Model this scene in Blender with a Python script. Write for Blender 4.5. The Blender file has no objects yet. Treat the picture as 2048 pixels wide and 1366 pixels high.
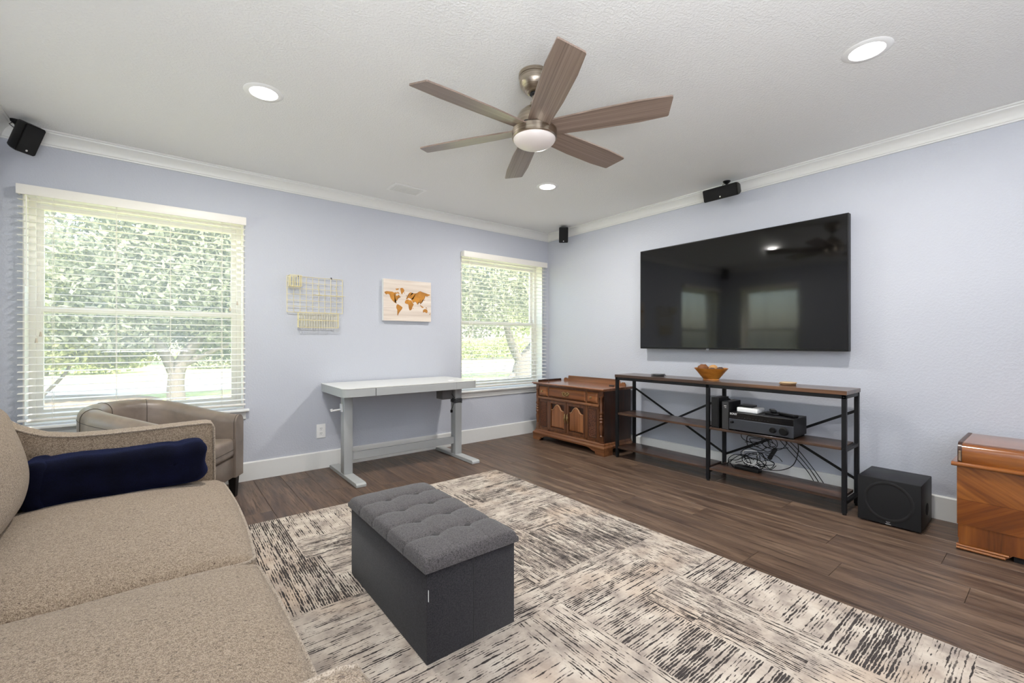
import bpy, bmesh, math, random
from math import sin, cos, pi, radians as R
from mathutils import Vector, Matrix, noise as mnoise
import numpy as np

random.seed(7)
scene = bpy.context.scene
COL = scene.collection

# ------------------------------------------------------------------ camera, sky, sun, lights
cam_d = bpy.data.cameras.new('camera')
cam_d.sensor_width = 36.0
cam_d.lens = 880.6 / 2048 * 36.0
cam_d.clip_start = 0.02
cam_d.clip_end = 400
cam = bpy.data.objects.new('camera', cam_d)
COL.objects.link(cam)
cam.location = (-3.793, -4.051, 1.106)
cam.rotation_euler = (R(90), 0, R(51.6 - 90))
scene.camera = cam

scene.view_settings.view_transform = 'Standard'
scene.view_settings.look = 'None'
scene.view_settings.gamma = 1.0
scene.view_settings.use_curve_mapping = False
scene.view_settings.exposure = 0.0
scene.cycles.use_denoising = True
scene.cycles.max_bounces = 10
scene.cycles.diffuse_bounces = 5
scene.cycles.transparent_max_bounces = 24
scene.cycles.sample_clamp_indirect = 6.0

world = bpy.data.worlds.new('world')
scene.world = world
world.use_nodes = True
wn = world.node_tree
wn.nodes.clear()
wo = wn.nodes.new('ShaderNodeOutputWorld')
wb = wn.nodes.new('ShaderNodeBackground')
ws = wn.nodes.new('ShaderNodeTexSky')
ws.sky_type = 'NISHITA'
ws.sun_disc = False
ws.sun_elevation = R(50)
ws.sun_rotation = R(150)
ws.air_density = 1.2
ws.dust_density = 3.0
wb.inputs['Strength'].default_value = 1.5
wn.links.new(ws.outputs[0], wb.inputs[0])
wn.links.new(wb.outputs[0], wo.inputs[0])

def add_light(name, kind, energy, loc, rot=(0, 0, 0), color=(1, 1, 1), **kw):
    d = bpy.data.lights.new(name, kind)
    d.energy = energy
    d.color = color
    for k, v in kw.items():
        setattr(d, k, v)
    o = bpy.data.objects.new(name, d)
    o.location = loc
    o.rotation_euler = rot
    COL.objects.link(o)
    return o

# sun stands behind the house, so it lights the garden and never enters the windows
add_light('sun', 'SUN', 20.0, (0, 0, 10), (R(42), 0, R(-20)), (1.0, 0.96, 0.88), angle=R(0.6))
# the photographer's flash, aimed at the ceiling behind the camera
add_light('ceiling_bounce_flash', 'AREA', 155.0, (-3.98, -4.98, 0.95), (R(180), 0, 0), (0.95, 0.975, 1.0), shape='RECTANGLE', size=1.05, size_y=1.3)
CAN_W = 28.0

# ------------------------------------------------------------------ helpers
def lin(c):
    return c / 12.92 if c <= 0.04045 else ((c + 0.055) / 1.055) ** 2.4
def rgb(r, g, b):
    return (lin(r / 255), lin(g / 255), lin(b / 255), 1.0)

class NT:
    def __init__(self, name):
        self.m = bpy.data.materials.new(name)
        self.m.use_nodes = True
        self.t = self.m.node_tree
        self.t.nodes.clear()
        self.out = self.t.nodes.new('ShaderNodeOutputMaterial')
    def n(self, kind, **inp):
        nd = self.t.nodes.new(kind)
        for k, v in inp.items():
            k2 = k.replace('_', ' ')
            if k2 in nd.inputs:
                self.set(nd.inputs[k2], v)
            else:
                setattr(nd, k, v)
        return nd
    def set(self, sock, v):
        if hasattr(v, 'is_output'):
            self.t.links.new(v, sock)
        else:
            sock.default_value = v
    def coords(self, scale=(1, 1, 1), rot=(0, 0, 0), kind='Object', rand=False):
        tc = self.n('ShaderNodeTexCoord')
        mp = self.n('ShaderNodeMapping')
        src = tc.outputs[kind]
        if rand:
            oi = self.n('ShaderNodeObjectInfo')
            vm = self.n('ShaderNodeVectorMath', operation='SCALE')
            self.t.links.new(oi.outputs['Random'], vm.inputs['Scale'])
            vm.inputs[0].default_value = (17.3, 31.7, 11.1)
            va = self.n('ShaderNodeVectorMath', operation='ADD')
            self.t.links.new(src, va.inputs[0])
            self.t.links.new(vm.outputs[0], va.inputs[1])
            src = va.outputs[0]
        if any(rot):
            m0 = self.n('ShaderNodeMapping')
            self.t.links.new(src, m0.inputs['Vector'])
            m0.inputs['Rotation'].default_value = rot
            src = m0.outputs[0]
        self.t.links.new(src, mp.inputs['Vector'])
        mp.inputs['Scale'].default_value = scale
        return mp.outputs[0]
    def noise(self, vec, scale=5, detail=3, rough=0.5, dist=0.0):
        nd = self.n('ShaderNodeTexNoise', Scale=scale, Detail=detail, Roughness=rough, Distortion=dist)
        self.t.links.new(vec, nd.inputs['Vector'])
        return nd.outputs[0]
    def ramp(self, fac, stops, interp='LINEAR'):
        nd = self.n('ShaderNodeValToRGB')
        self.t.links.new(fac, nd.inputs[0])
        cr = nd.color_ramp
        cr.interpolation = interp
        while len(cr.elements) < len(stops):
            cr.elements.new(0.5)
        for e, (p, c) in zip(cr.elements, stops):
            e.position = p
            e.color = c if hasattr(c, '__len__') else (c, c, c, 1)
        return nd.outputs[0]
    def mix(self, fac, a, b, mode='MIX'):
        nd = self.n('ShaderNodeMix', data_type='RGBA', blend_type=mode)
        self.set(nd.inputs[0], fac)
        self.set(nd.inputs[6], a)
        self.set(nd.inputs[7], b)
        return nd.outputs[2]
    def math(self, op, a, b=0.0, clamp=False):
        nd = self.n('ShaderNodeMath', operation=op, use_clamp=clamp)
        self.set(nd.inputs[0], a)
        self.set(nd.inputs[1], b)
        return nd.outputs[0]
    def bump(self, h, strength=0.3, dist=0.01):
        nd = self.n('ShaderNodeBump', Strength=strength, Distance=dist)
        self.t.links.new(h, nd.inputs['Height'])
        return nd.outputs[0]
    def bsdf(self, color, rough=0.5, metal=0.0, normal=None, spec=0.5, **kw):
        b = self.n('ShaderNodeBsdfPrincipled')
        self.set(b.inputs['Base Color'], color)
        self.set(b.inputs['Roughness'], rough)
        self.set(b.inputs['Metallic'], metal)
        self.set(b.inputs['Specular IOR Level'], spec)
        for k, v in kw.items():
            self.set(b.inputs[k.replace('_', ' ')], v)
        if normal is not None:
            self.t.links.new(normal, b.inputs['Normal'])
        self.t.links.new(b.outputs[0], self.out.inputs[0])
        return self.m

def plain(name, c, rough=0.5, metal=0.0, bump=0.0, bscale=200, **kw):
    t = NT(name)
    v = t.coords()
    n = t.noise(v, bscale if bump else 30, 2)
    col = t.mix(t.math('MULTIPLY', n, 0.12), c, (c[0] * 0.75, c[1] * 0.75, c[2] * 0.75, 1))
    nm = t.bump(n, bump, 0.002) if bump else None
    return t.bsdf(col, rough, metal, nm, **kw)

def wood(name, dark, mid, light, axis='x', rough=0.4, grain=26, rand=True, rot=(0, 0, 0), bump=0.15, coat=0.0):
    t = NT(name)
    s = {'x': (1.3, grain, grain), 'y': (grain, 1.3, grain), 'z': (grain, grain, 1.3)}[axis]
    v = t.coords(s, rot, rand=rand)
    n1 = t.noise(v, 1.0, 6, 0.62, 0.6)
    v2 = t.coords(tuple(k * 0.22 for k in s), rot, rand=rand)
    n2 = t.noise(v2, 1.0, 3, 0.55, 1.2)
    f = t.math('ADD', t.math('MULTIPLY', n1, 0.6), t.math('MULTIPLY', n2, 0.4))
    col = t.ramp(f, [(0.32, dark), (0.5, mid), (0.68, light)])
    nm = t.bump(n1, bump, 0.002)
    return t.bsdf(col, rough, 0, nm, Coat_Weight=coat, Coat_Roughness=0.12)

class MB:
    """collects shapes into one mesh"""
    def __init__(self):
        self.bm = bmesh.new()
    def face(self, vs):
        try:
            return self.bm.faces.new(vs)
        except ValueError:
            return None
    def box(self, x0, x1, y0, y1, z0, z1):
        v = [self.bm.verts.new((x, y, z)) for z in (z0, z1) for y in (y0, y1) for x in (x0, x1)]
        for q in ((0, 2, 3, 1), (4, 5, 7, 6), (0, 1, 5, 4), (2, 6, 7, 3), (0, 4, 6, 2), (1, 3, 7, 5)):
            self.bm.faces.new([v[i] for i in q])
        return self
    def bevbox(self, x0, x1, y0, y1, z0, z1, r=0.004, seg=2):
        b = bmesh.new()
        v = [b.verts.new((x, y, z)) for z in (z0, z1) for y in (y0, y1) for x in (x0, x1)]
        for q in ((0, 2, 3, 1), (4, 5, 7, 6), (0, 1, 5, 4), (2, 6, 7, 3), (0, 4, 6, 2), (1, 3, 7, 5)):
            b.faces.new([v[i] for i in q])
        bmesh.ops.bevel(b, geom=list(b.edges), offset=r, segments=seg, profile=0.5, affect='EDGES')
        self.merge(b)
        return self
    def merge(self, b, M=None):
        mp = {}
        for v in b.verts:
            mp[v] = self.bm.verts.new(M @ v.co if M else v.co)
        for f in b.faces:
            self.face([mp[v] for v in f.verts])
        b.free()
    def rings(self, rings, cap0=True, cap1=True, closed=True):
        vs = [[self.bm.verts.new(p) for p in r] for r in rings]
        n = len(vs[0])
        for a, b in zip(vs, vs[1:]):
            for i in range(n if closed else n - 1):
                j = (i + 1) % n
                self.face([a[i], a[j], b[j], b[i]])
        if cap0: self.face(list(reversed(vs[0])))
        if cap1: self.face(vs[-1])
        return vs
    def tube(self, pts, r, seg=8, cap=True, r1=None):
        pts = [Vector(p) for p in pts]
        n = len(pts)
        rings = []
        up = None
        for i, p in enumerate(pts):
            t = (pts[min(i + 1, n - 1)] - pts[max(i - 1, 0)])
            if t.length < 1e-9: t = Vector((0, 0, 1))
            t.normalize()
            if up is None:
                a = Vector((0, 0, 1)) if abs(t.z) < 0.9 else Vector((1, 0, 0))
                up = t.cross(a).normalized()
            else:
                up = (up - t * up.dot(t))
                if up.length < 1e-6: up = t.orthogonal()
                up.normalize()
            w = t.cross(up)
            rr = r if r1 is None else r + (r1 - r) * i / max(1, n - 1)
            if hasattr(r, '__len__'): rr = r[i]
            rings.append([p + (up * cos(2 * pi * k / seg) + w * sin(2 * pi * k / seg)) * rr for k in range(seg)])
        self.rings(rings, cap, cap)
        return self
    def cyl(self, p0, p1, r0, r1=None, seg=24):
        return self.tube([p0, p1], r0, seg, True, r0 if r1 is None else r1)
    def lathe(self, prof, c=(0, 0, 0), seg=32, M=None, cap=True):
        c = Vector(c)
        rings = []
        for r, z in prof:
            ring = [Vector((max(r, 1e-4) * cos(2 * pi * k / seg), max(r, 1e-4) * sin(2 * pi * k / seg), z)) for k in range(seg)]
            rings.append([(M @ p if M else p) + c for p in ring])
        self.rings(rings, cap, cap)
        return self
    def prism(self, poly, axis, a, b):
        def P(u, v, w):
            return {'x': (w, u, v), 'y': (u, w, v), 'z': (u, v, w)}[axis]
        self.rings([[P(u, v, a) for u, v in poly], [P(u, v, b) for u, v in poly]])
        return self
    def bevbar(self, p0, p1, w, h, up=(0, 0, 1)):
        p0, p1 = Vector(p0), Vector(p1)
        t = (p1 - p0).normalized()
        s = t.cross(Vector(up)).normalized()
        u = s.cross(t)
        rs = []
        for p in (p0, p1):
            rs.append([p + s * a * w / 2 + u * b * h / 2 for a, b in ((-1, -1), (1, -1), (1, 1), (-1, 1))])
        self.rings(rs)
        return self
    def softbox(self, x0, x1, y0, y1, z0, z1, r, n=10, rs=4, fn=None):
        """box with well rounded edges and a fine grid that fn(p) may deform"""
        def axis(a, b):
            mid = max(2, n)
            L = [a + r * (1 - cos(pi / 2 * k / rs)) for k in range(rs)]
            L += [a + r + (b - a - 2 * r) * k / mid for k in range(mid + 1)]
            L += [b - r * (1 - cos(pi / 2 * k / rs)) for k in range(rs - 1, -1, -1)]
            return L
        X, Y, Z = axis(x0, x1), axis(y0, y1), axis(z0, z1)
        cache = {}
        def V(x, y, z):
            k = (round(x, 6), round(y, 6), round(z, 6))
            if k not in cache:
                p = Vector((x, y, z))
                q = Vector((min(max(x, x0 + r), x1 - r), min(max(y, y0 + r), y1 - r), min(max(z, z0 + r), z1 - r)))
                d = p - q
                if d.length > 1e-9: p = q + d.normalized() * r
                if fn: p = fn(p)
                cache[k] = self.bm.verts.new(p)
            return cache[k]
        for zz, fl in ((z0, 1), (z1, 0)):
            for i in range(len(X) - 1):
                for j in range(len(Y) - 1):
                    q = [V(X[i], Y[j], zz), V(X[i + 1], Y[j], zz), V(X[i + 1], Y[j + 1], zz), V(X[i], Y[j + 1], zz)]
                    self.face(q[::-1] if fl else q)
        for yy, fl in ((y0, 0), (y1, 1)):
            for i in range(len(X) - 1):
                for j in range(len(Z) - 1):
                    q = [V(X[i], yy, Z[j]), V(X[i + 1], yy, Z[j]), V(X[i + 1], yy, Z[j + 1]), V(X[i], yy, Z[j + 1])]
                    self.face(q[::-1] if fl else q)
        for xx, fl in ((x0, 1), (x1, 0)):
            for i in range(len(Y) - 1):
                for j in range(len(Z) - 1):
                    q = [V(xx, Y[i], Z[j]), V(xx, Y[i + 1], Z[j]), V(xx, Y[i + 1], Z[j + 1]), V(xx, Y[i], Z[j + 1])]
                    self.face(q[::-1] if fl else q)
        return self
    def build(self, name, mat, parent=None, smooth=None, local=False, kind=None):
        me = bpy.data.meshes.new(name)
        self.bm.normal_update()
        self.bm.to_mesh(me)
        self.bm.free()
        me.materials.append(mat)
        o = bpy.data.objects.new(name, me)
        COL.objects.link(o)
        if parent is not None:
            o.parent = parent
            if not local:
                me.transform(world_of(parent).inverted())
        if smooth is not None:
            me.polygons.foreach_set('use_smooth', [True] * len(me.polygons))
            me.set_sharp_from_angle(angle=R(smooth))
        if kind: o['kind'] = kind
        return o

def world_of(o):
    M = o.matrix_basis.copy()
    while o.parent is not None:
        o = o.parent
        M = o.matrix_basis @ M
    return M

def thing(name, label, cat, loc=(0, 0, 0), rz=0.0, group=None, kind=None, rot=None):
    o = bpy.data.objects.new(name, None)
    o.empty_display_size = 0.1
    o.location = loc
    o.rotation_euler = rot if rot else (0, 0, rz)
    COL.objects.link(o)
    return tag(o, label, cat, group, kind)

def tag(o, label=None, cat=None, group=None, kind=None):
    if label: o['label'] = label
    if cat: o['category'] = cat
    if group: o['group'] = group
    if kind: o['kind'] = kind
    return o

def struct(name, mb, mat, smooth=None, label=None):
    o = mb.build(name, mat, smooth=smooth)
    o['kind'] = 'structure'
    if label: o['label'] = label
    return o

# ------------------------------------------------------------------ materials
def wall_paint(name, c, s1, s2, strength):
    t = NT(name)
    v = t.coords()
    n1 = t.noise(v, s1, 4, 0.55)
    n2 = t.noise(v, s2, 2, 0.5)
    h = t.math('ADD', t.ramp(n1, [(0.42, 0.0), (0.62, 1.0)]), t.math('MULTIPLY', n2, 0.5))
    return t.bsdf(c, 0.75, 0, t.bump(h, strength, 0.004), spec=0.25)
M_wall = wall_paint('lavender_wall_paint', rgb(188, 191, 199), 75, 220, 0.2)
M_ceil = wall_paint('textured_ceiling_paint', rgb(235, 235, 233), 95, 240, 0.32)
M_trim = plain('white_trim_paint', rgb(226, 226, 222), 0.38)
M_frame = plain('cream_vinyl', rgb(242, 237, 229), 0.45)
M_slat = plain('white_slat', rgb(236, 232, 224), 0.4)
M_black = plain('black_plastic', rgb(11, 11, 12), 0.42, spec=0.3)
M_grille = plain('black_speaker_cloth', rgb(9, 9, 10), 0.85, bump=0.4, bscale=900)
M_metalblk = plain('black_steel', rgb(19, 20, 22), 0.45, bump=0.1, spec=0.3)
M_white = plain('white_plastic', rgb(240, 240, 238), 0.35)
M_deskw = plain('shaded_white_steel', rgb(168, 170, 169), 0.4)  # white steel, greyed so its colour holds the shade of the front faces
M_glasswhite = plain('white_tempered_glass', rgb(226, 226, 220), 0.18)
M_gap = plain('dark_gap', rgb(45, 45, 46), 0.6)
M_nickel = NT('brushed_nickel')
_v = M_nickel.coords((6, 6, 260))
M_nickel = M_nickel.bsdf(M_nickel.ramp(M_nickel.noise(_v, 1, 3), [(0.3, rgb(150, 138, 122)), (0.7, rgb(196, 184, 168))]), 0.3, 1.0)
M_frost = NT('frosted_glass_shade').bsdf(rgb(225, 216, 210), 0.35)
M_brass = plain('aged_brass', rgb(176, 152, 108), 0.34, 1.0, bump=0.3, bscale=300)
M_gold = plain('pale_gold_wire', rgb(226, 214, 168), 0.32, 0.3)

def glass():
    t = NT('window_glass')
    tr = t.n('ShaderNodeBsdfTransparent', Color=(0.97, 0.98, 0.97, 1))
    gl = t.n('ShaderNodeBsdfGlossy', Roughness=0.02)
    fr = t.n('ShaderNodeFresnel', IOR=1.45)
    mx = t.n('ShaderNodeMixShader')
    gm = t.n('ShaderNodeNewGeometry')
    t.t.links.new(t.math('MULTIPLY', fr.outputs[0], t.math('SUBTRACT', 1.0, gm.outputs['Backfacing'])), mx.inputs[0])
    t.t.links.new(tr.outputs[0], mx.inputs[1])
    t.t.links.new(gl.outputs[0], mx.inputs[2])
    t.t.links.new(mx.outputs[0], t.out.inputs[0])
    return t.m
M_glass = glass()
def screen():  # pale see-through sheet, added outside the panes to give the garden its haze
    t = NT('haze_veil_sheet')
    tr = t.n('ShaderNodeBsdfTransparent')
    df = t.n('ShaderNodeBsdfDiffuse', Color=rgb(200, 200, 198))
    tl = t.n('ShaderNodeBsdfTranslucent', Color=rgb(215, 215, 212))
    a = t.n('ShaderNodeMixShader', Fac=0.6)
    t.t.links.new(df.outputs[0], a.inputs[1]); t.t.links.new(tl.outputs[0], a.inputs[2])
    m = t.n('ShaderNodeMixShader', Fac=0.26)
    t.t.links.new(tr.outputs[0], m.inputs[1]); t.t.links.new(a.outputs[0], m.inputs[2])
    t.t.links.new(m.outputs[0], t.out.inputs[0])
    return t.m
M_haze = screen()

def floor_mat():
    t = NT('brown_plank_laminate')
    v = t.coords((22, 1.6, 22), rand=True)
    n1 = t.noise(v, 1.0, 8, 0.66, 0.4)
    v2 = t.coords((5, 0.7, 5), rand=True)
    n2 = t.noise(v2, 1.0, 4, 0.6, 1.6)
    v3 = t.coords((90, 5, 90), rand=True)
    n3 = t.noise(v3, 1.0, 4, 0.7)
    f = t.math('ADD', t.math('MULTIPLY', n1, 0.6), t.math('MULTIPLY', n2, 0.4))
    col = t.ramp(f, [(0.34, rgb(56, 42, 34)), (0.44, rgb(84, 66, 54)), (0.54, rgb(107, 86, 70)), (0.66, rgb(134, 111, 92))])
    oi = t.n('ShaderNodeObjectInfo')
    col = t.mix(t.math('MULTIPLY', oi.outputs['Random'], 0.28), col, rgb(80, 65, 54))
    dk = t.ramp(n3, [(0.38, 1.0), (0.50, 0.0)])
    col = t.mix(t.math('MULTIPLY', dk, 0.7), col, rgb(50, 36, 28))
    h = t.math('ADD', n3, n1)
    return t.bsdf(col, t.ramp(n2, [(0.3, 0.34), (0.7, 0.48)]), 0, t.bump(h, 0.18, 0.003), spec=0.45)
M_floor = floor_mat()

def tweed(name, dark, mid, light, scale=420, fleck=rgb(60, 45, 35), bump=0.9, bd=0.0015, vert=False):
    t = NT(name)
    v = t.coords((1, 1, 1))
    ch = t.n('ShaderNodeTexVoronoi', Scale=scale, feature='F1')
    t.t.links.new(v, ch.inputs['Vector'])
    n = t.noise(v, scale * 0.35, 3, 0.7)
    n2 = t.noise(v, 14, 3, 0.5)
    col = t.ramp(t.math('ADD', t.math('MULTIPLY', n, 0.65), t.math('MULTIPLY', ch.outputs['Distance'], 0.5)),
                 [(0.33, dark), (0.5, mid), (0.7, light)])
    fl = t.ramp(t.noise(v, scale * 0.22, 2, 0.6), [(0.66, 0.0), (0.70, 1.0)])
    col = t.mix(t.math('MULTIPLY', fl, 0.75), col, fleck)
    col = t.mix(t.math('MULTIPLY', n2, 0.2), col, mid)
    h = t.math('ADD', t.math('MULTIPLY', ch.outputs['Distance'], -1.0), n)
    return t.bsdf(col, 0.92, 0, t.bump(h, bump, bd), spec=0.15, Sheen_Weight=0.15)
M_sofa = tweed('beige_tweed', rgb(78, 65, 53), rgb(121, 105, 88), rgb(162, 146, 127), 420)
M_welt = tweed('beige_welt', rgb(100, 87, 75), rgb(140, 126, 110), rgb(174, 161, 146), 420)
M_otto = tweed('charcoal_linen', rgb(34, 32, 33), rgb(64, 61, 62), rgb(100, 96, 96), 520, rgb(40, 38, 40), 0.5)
M_ottobody = tweed('charcoal_linen_shaded', rgb(17, 17, 19), rgb(36, 35, 38), rgb(60, 58, 61), 520, rgb(34, 33, 36), 0.5)  # same linen as the lid, darkened to carry the shade on the sides
def navy():
    t = NT('navy_plush_fleece')
    v = t.coords()
    n = t.noise(v, 260, 4, 0.7)
    n2 = t.noise(v, 9, 3)
    col = t.ramp(t.math('ADD', t.math('MULTIPLY', n, 0.5), t.math('MULTIPLY', n2, 0.5)), [(0.35, rgb(5, 6, 14)), (0.65, rgb(13, 16, 38))])
    return t.bsdf(col, 0.95, 0, t.bump(n, 0.8, 0.003), spec=0.1, Sheen_Weight=0.28, Sheen_Roughness=0.35, Sheen_Tint=rgb(70, 90, 165))
M_navy = navy()
def leather():
    t = NT('taupe_leather')
    v = t.coords()
    n = t.noise(v, 260, 3, 0.6)
    n2 = t.noise(v, 7, 4, 0.5, 0.6)
    col = t.ramp(n2, [(0.3, rgb(108, 96, 86)), (0.7, rgb(136, 122, 110))])
    return t.bsdf(col, 0.36, 0, t.bump(t.math('ADD', t.math('MULTIPLY', n, 0.3), n2), 0.12, 0.01), spec=0.55)
M_leather = leather()
M_seam = plain('dark_stitch_seam', rgb(62, 52, 44), 0.6)
M_legblk = plain('black_wood', rgb(20, 18, 17), 0.4)
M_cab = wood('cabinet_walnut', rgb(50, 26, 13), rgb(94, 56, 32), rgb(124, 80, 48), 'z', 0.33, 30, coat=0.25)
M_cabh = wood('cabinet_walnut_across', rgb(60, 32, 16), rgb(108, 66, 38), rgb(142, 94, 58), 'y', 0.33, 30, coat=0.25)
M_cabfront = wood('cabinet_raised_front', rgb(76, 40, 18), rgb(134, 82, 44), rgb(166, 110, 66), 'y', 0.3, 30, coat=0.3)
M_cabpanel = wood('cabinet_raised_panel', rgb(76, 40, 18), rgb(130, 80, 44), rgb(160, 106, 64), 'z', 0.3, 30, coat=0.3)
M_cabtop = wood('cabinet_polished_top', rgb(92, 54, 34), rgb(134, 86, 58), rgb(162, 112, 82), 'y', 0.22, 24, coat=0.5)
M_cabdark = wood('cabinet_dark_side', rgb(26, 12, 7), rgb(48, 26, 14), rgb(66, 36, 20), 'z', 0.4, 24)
def carved():
    t = NT('carved_fretwork')
    v = t.coords()
    vo = t.n('ShaderNodeTexVoronoi', Scale=85, feature='DISTANCE_TO_EDGE'); t.t.links.new(v, vo.inputs['Vector'])
    col = t.ramp(vo.outputs['Distance'], [(0.03, rgb(52, 24, 12)), (0.2, rgb(112, 64, 36))])
    return t.bsdf(col, 0.5, 0, t.bump(vo.outputs['Distance'], 0.9, 0.01))
M_carved = carved()
M_rack = wood('rustic_brown_board', rgb(32, 22, 17), rgb(64, 46, 36), rgb(112, 80, 58), 'y', 0.3, 16, coat=0.3)
M_rackedge = wood('rustic_board_edge', rgb(60, 44, 34), rgb(96, 70, 52), rgb(130, 98, 74), 'y', 0.5, 20)
M_chest1 = wood('chest_veneer_rising', rgb(64, 32, 8), rgb(124, 68, 20), rgb(160, 98, 38), 'y', 0.24, 26, rot=(R(-33), 0, 0), coat=0.5)
M_chest2 = wood('chest_veneer_falling', rgb(56, 27, 7), rgb(112, 58, 16), rgb(146, 84, 30), 'y', 0.24, 26, rot=(R(33), 0, 0), coat=0.5)
M_chest3 = wood('chest_veneer_upright', rgb(66, 32, 8), rgb(116, 62, 20), rgb(148, 88, 32), 'z', 0.26, 18, coat=0.5)
M_chest4 = wood('chest_lid_veneer', rgb(76, 38, 12), rgb(132, 74, 26), rgb(168, 106, 46), 'y', 0.16, 18, coat=0.7)
M_chestdk = plain('dark_walnut_inlay', rgb(60, 34, 20), 0.3)
M_blade = wood('grey_oak_blade', rgb(92, 78, 68), rgb(132, 114, 102), rgb(158, 140, 128), 'x', 0.30, 190, rand=True, bump=0.3)
M_bowl = wood('turned_acacia', rgb(120, 66, 16), rgb(176, 110, 36), rgb(206, 140, 58), 'x', 0.35, 14)

# ------------------------------------------------------------------ room shell
H = 2.44
XL, YF = -4.58, -5.7
T = 0.20
WZ0, WZ1 = 0.575, 2.045
WIN1 = (-4.48, -3.29)
WIN2 = (-1.28, -0.10)
WIN3 = (-1.31, -0.40)      # along y on the left wall

b = MB()
xs = [XL - T, WIN1[0], WIN1[1], WIN2[0], WIN2[1], T]
b.box(xs[0], xs[1], 0, T, 0, H)
b.box(xs[2], xs[3], 0, T, 0, H)
b.box(xs[4], xs[5], 0, T, 0, H)
for a, c in (WIN1, WIN2):
    b.box(a, c, 0, T, 0, WZ0)
    b.box(a, c, 0, T, WZ1, H)
struct('wall_back', b, M_wall)
b = MB(); b.box(0, T, YF, 0, 0, H); struct('wall_right', b, M_wall)
b = MB()
b.box(XL - T, XL, YF, WIN3[0], 0, H)
b.box(XL - T, XL, WIN3[1], 0, 0, H)
b.box(XL - T, XL, WIN3[0], WIN3[1], 0, WZ0)
b.box(XL - T, XL, WIN3[0], WIN3[1], WZ1, H)
struct('wall_left', b, M_wall)
b = MB(); b.box(XL - T, T, YF - T, YF, 0, H); struct('wall_front', b, M_wall)
b = MB(); b.box(XL - T, T, YF - T, T, H, H + 0.12); struct('ceiling', b, M_ceil)

b = MB(); b.box(XL - T, T, YF - T, T, -0.12, -0.012)
floor = struct('floor', b, plain('dark_underlay', rgb(40, 32, 28), 0.8))
PW, PL = 0.19, 1.22
plank_mesh = {}
random.seed(11)
ix = 0
x = 0.0
offs = 0.0
while x > XL + 0.001:
    x0 = max(x - PW, XL)
    offs = (offs + random.choice([0.31, 0.43, 0.55, 0.67])) % PL
    y = 0.0 + offs
    while y > YF:
        y1 = min(y, 0.0); y0 = max(y - PL, YF)
        if y1 - y0 > 0.02:
            key = (round(x - x0, 4), round(y1 - y0, 4))
            if key not in plank_mesh:
                m = MB()
                w, l = key
                g = 0.0008
                r = 0.0007
                top = [(-w / 2 + g + r, -l / 2 + g + r), (w / 2 - g - r, -l / 2 + g + r), (w / 2 - g - r, l / 2 - g - r), (-w / 2 + g + r, l / 2 - g - r)]
                low = [(-w / 2 + g, -l / 2 + g), (w / 2 - g, -l / 2 + g), (w / 2 - g, l / 2 - g), (-w / 2 + g, l / 2 - g)]
                m.rings([[(u, v, -0.012) for u, v in low], [(u, v, -r) for u, v in low], [(u, v, 0.0) for u, v in top]])
                o = m.build('plank', M_floor, floor, local=True)
                plank_mesh[key] = o.data
            else:
                o = bpy.data.objects.new('plank', plank_mesh[key])
                COL.objects.link(o)
                o.parent = floor
            o.location = ((x + x0) / 2, (y0 + y1) / 2, 0)
        y -= PL
    x -= PW

def run_along(profile, side, mat, name, smooth=30):
    """mitred moulding: profile is a list of (distance from wall, z)"""
    L = {'back': ((XL, 0), (0, 0), (0, -1)), 'right': ((0, 0), (0, YF), (-1, 0)), 'left': ((XL, YF), (XL, 0), (1, 0)), 'front': ((0, YF), (XL, YF), (0, 1))}[side]
    (ax, ay), (bx, by), (nx, ny) = L
    tx, ty = bx - ax, by - ay
    l = math.hypot(tx, ty); tx /= l; ty /= l
    r0, r1 = [], []
    for d, z in profile:
        r0.append((ax + nx * d + tx * d, ay + ny * d + ty * d, z))
        r1.append((bx + nx * d - tx * d, by + ny * d - ty * d, z))
    m = MB()
    m.rings([r0, r1])
    bmesh.ops.recalc_face_normals(m.bm, faces=m.bm.faces)
    return struct(name, m, mat, smooth)

crown = [(0.0, 2.352), (0.010, 2.352), (0.012, 2.360), (0.017, 2.363), (0.017, 2.370), (0.022, 2.383), (0.032, 2.400), (0.046, 2.413),
         (0.060, 2.420), (0.062, 2.427), (0.070, 2.430), (0.070, 2.4395), (0.0, 2.4395)]
base = [(0.0, 0.0005), (0.016, 0.0005), (0.016, 0.140), (0.012, 0.146), (0.0, 0.148)]
for i, s in enumerate(('back', 'right', 'left', 'front')):
    run_along(crown, s, M_trim, 'trim_%d' % (i + 1))
    run_along(base, s, M_trim, 'baseboard_' + s)

# ------------------------------------------------------------------ windows and blinds
def ring_frame(m, u0, u1, z0, z1, y0, y1, w, wb=None):
    wb = wb or w
    m.box(u0, u0 + w, y0, y1, z0, z1)
    m.box(u1 - w, u1, y0, y1, z0, z1)
    m.box(u0 + w, u1 - w, y0, y1, z1 - w, z1)
    m.box(u0 + w, u1 - w, y0, y1, z0, z0 + wb)

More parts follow.
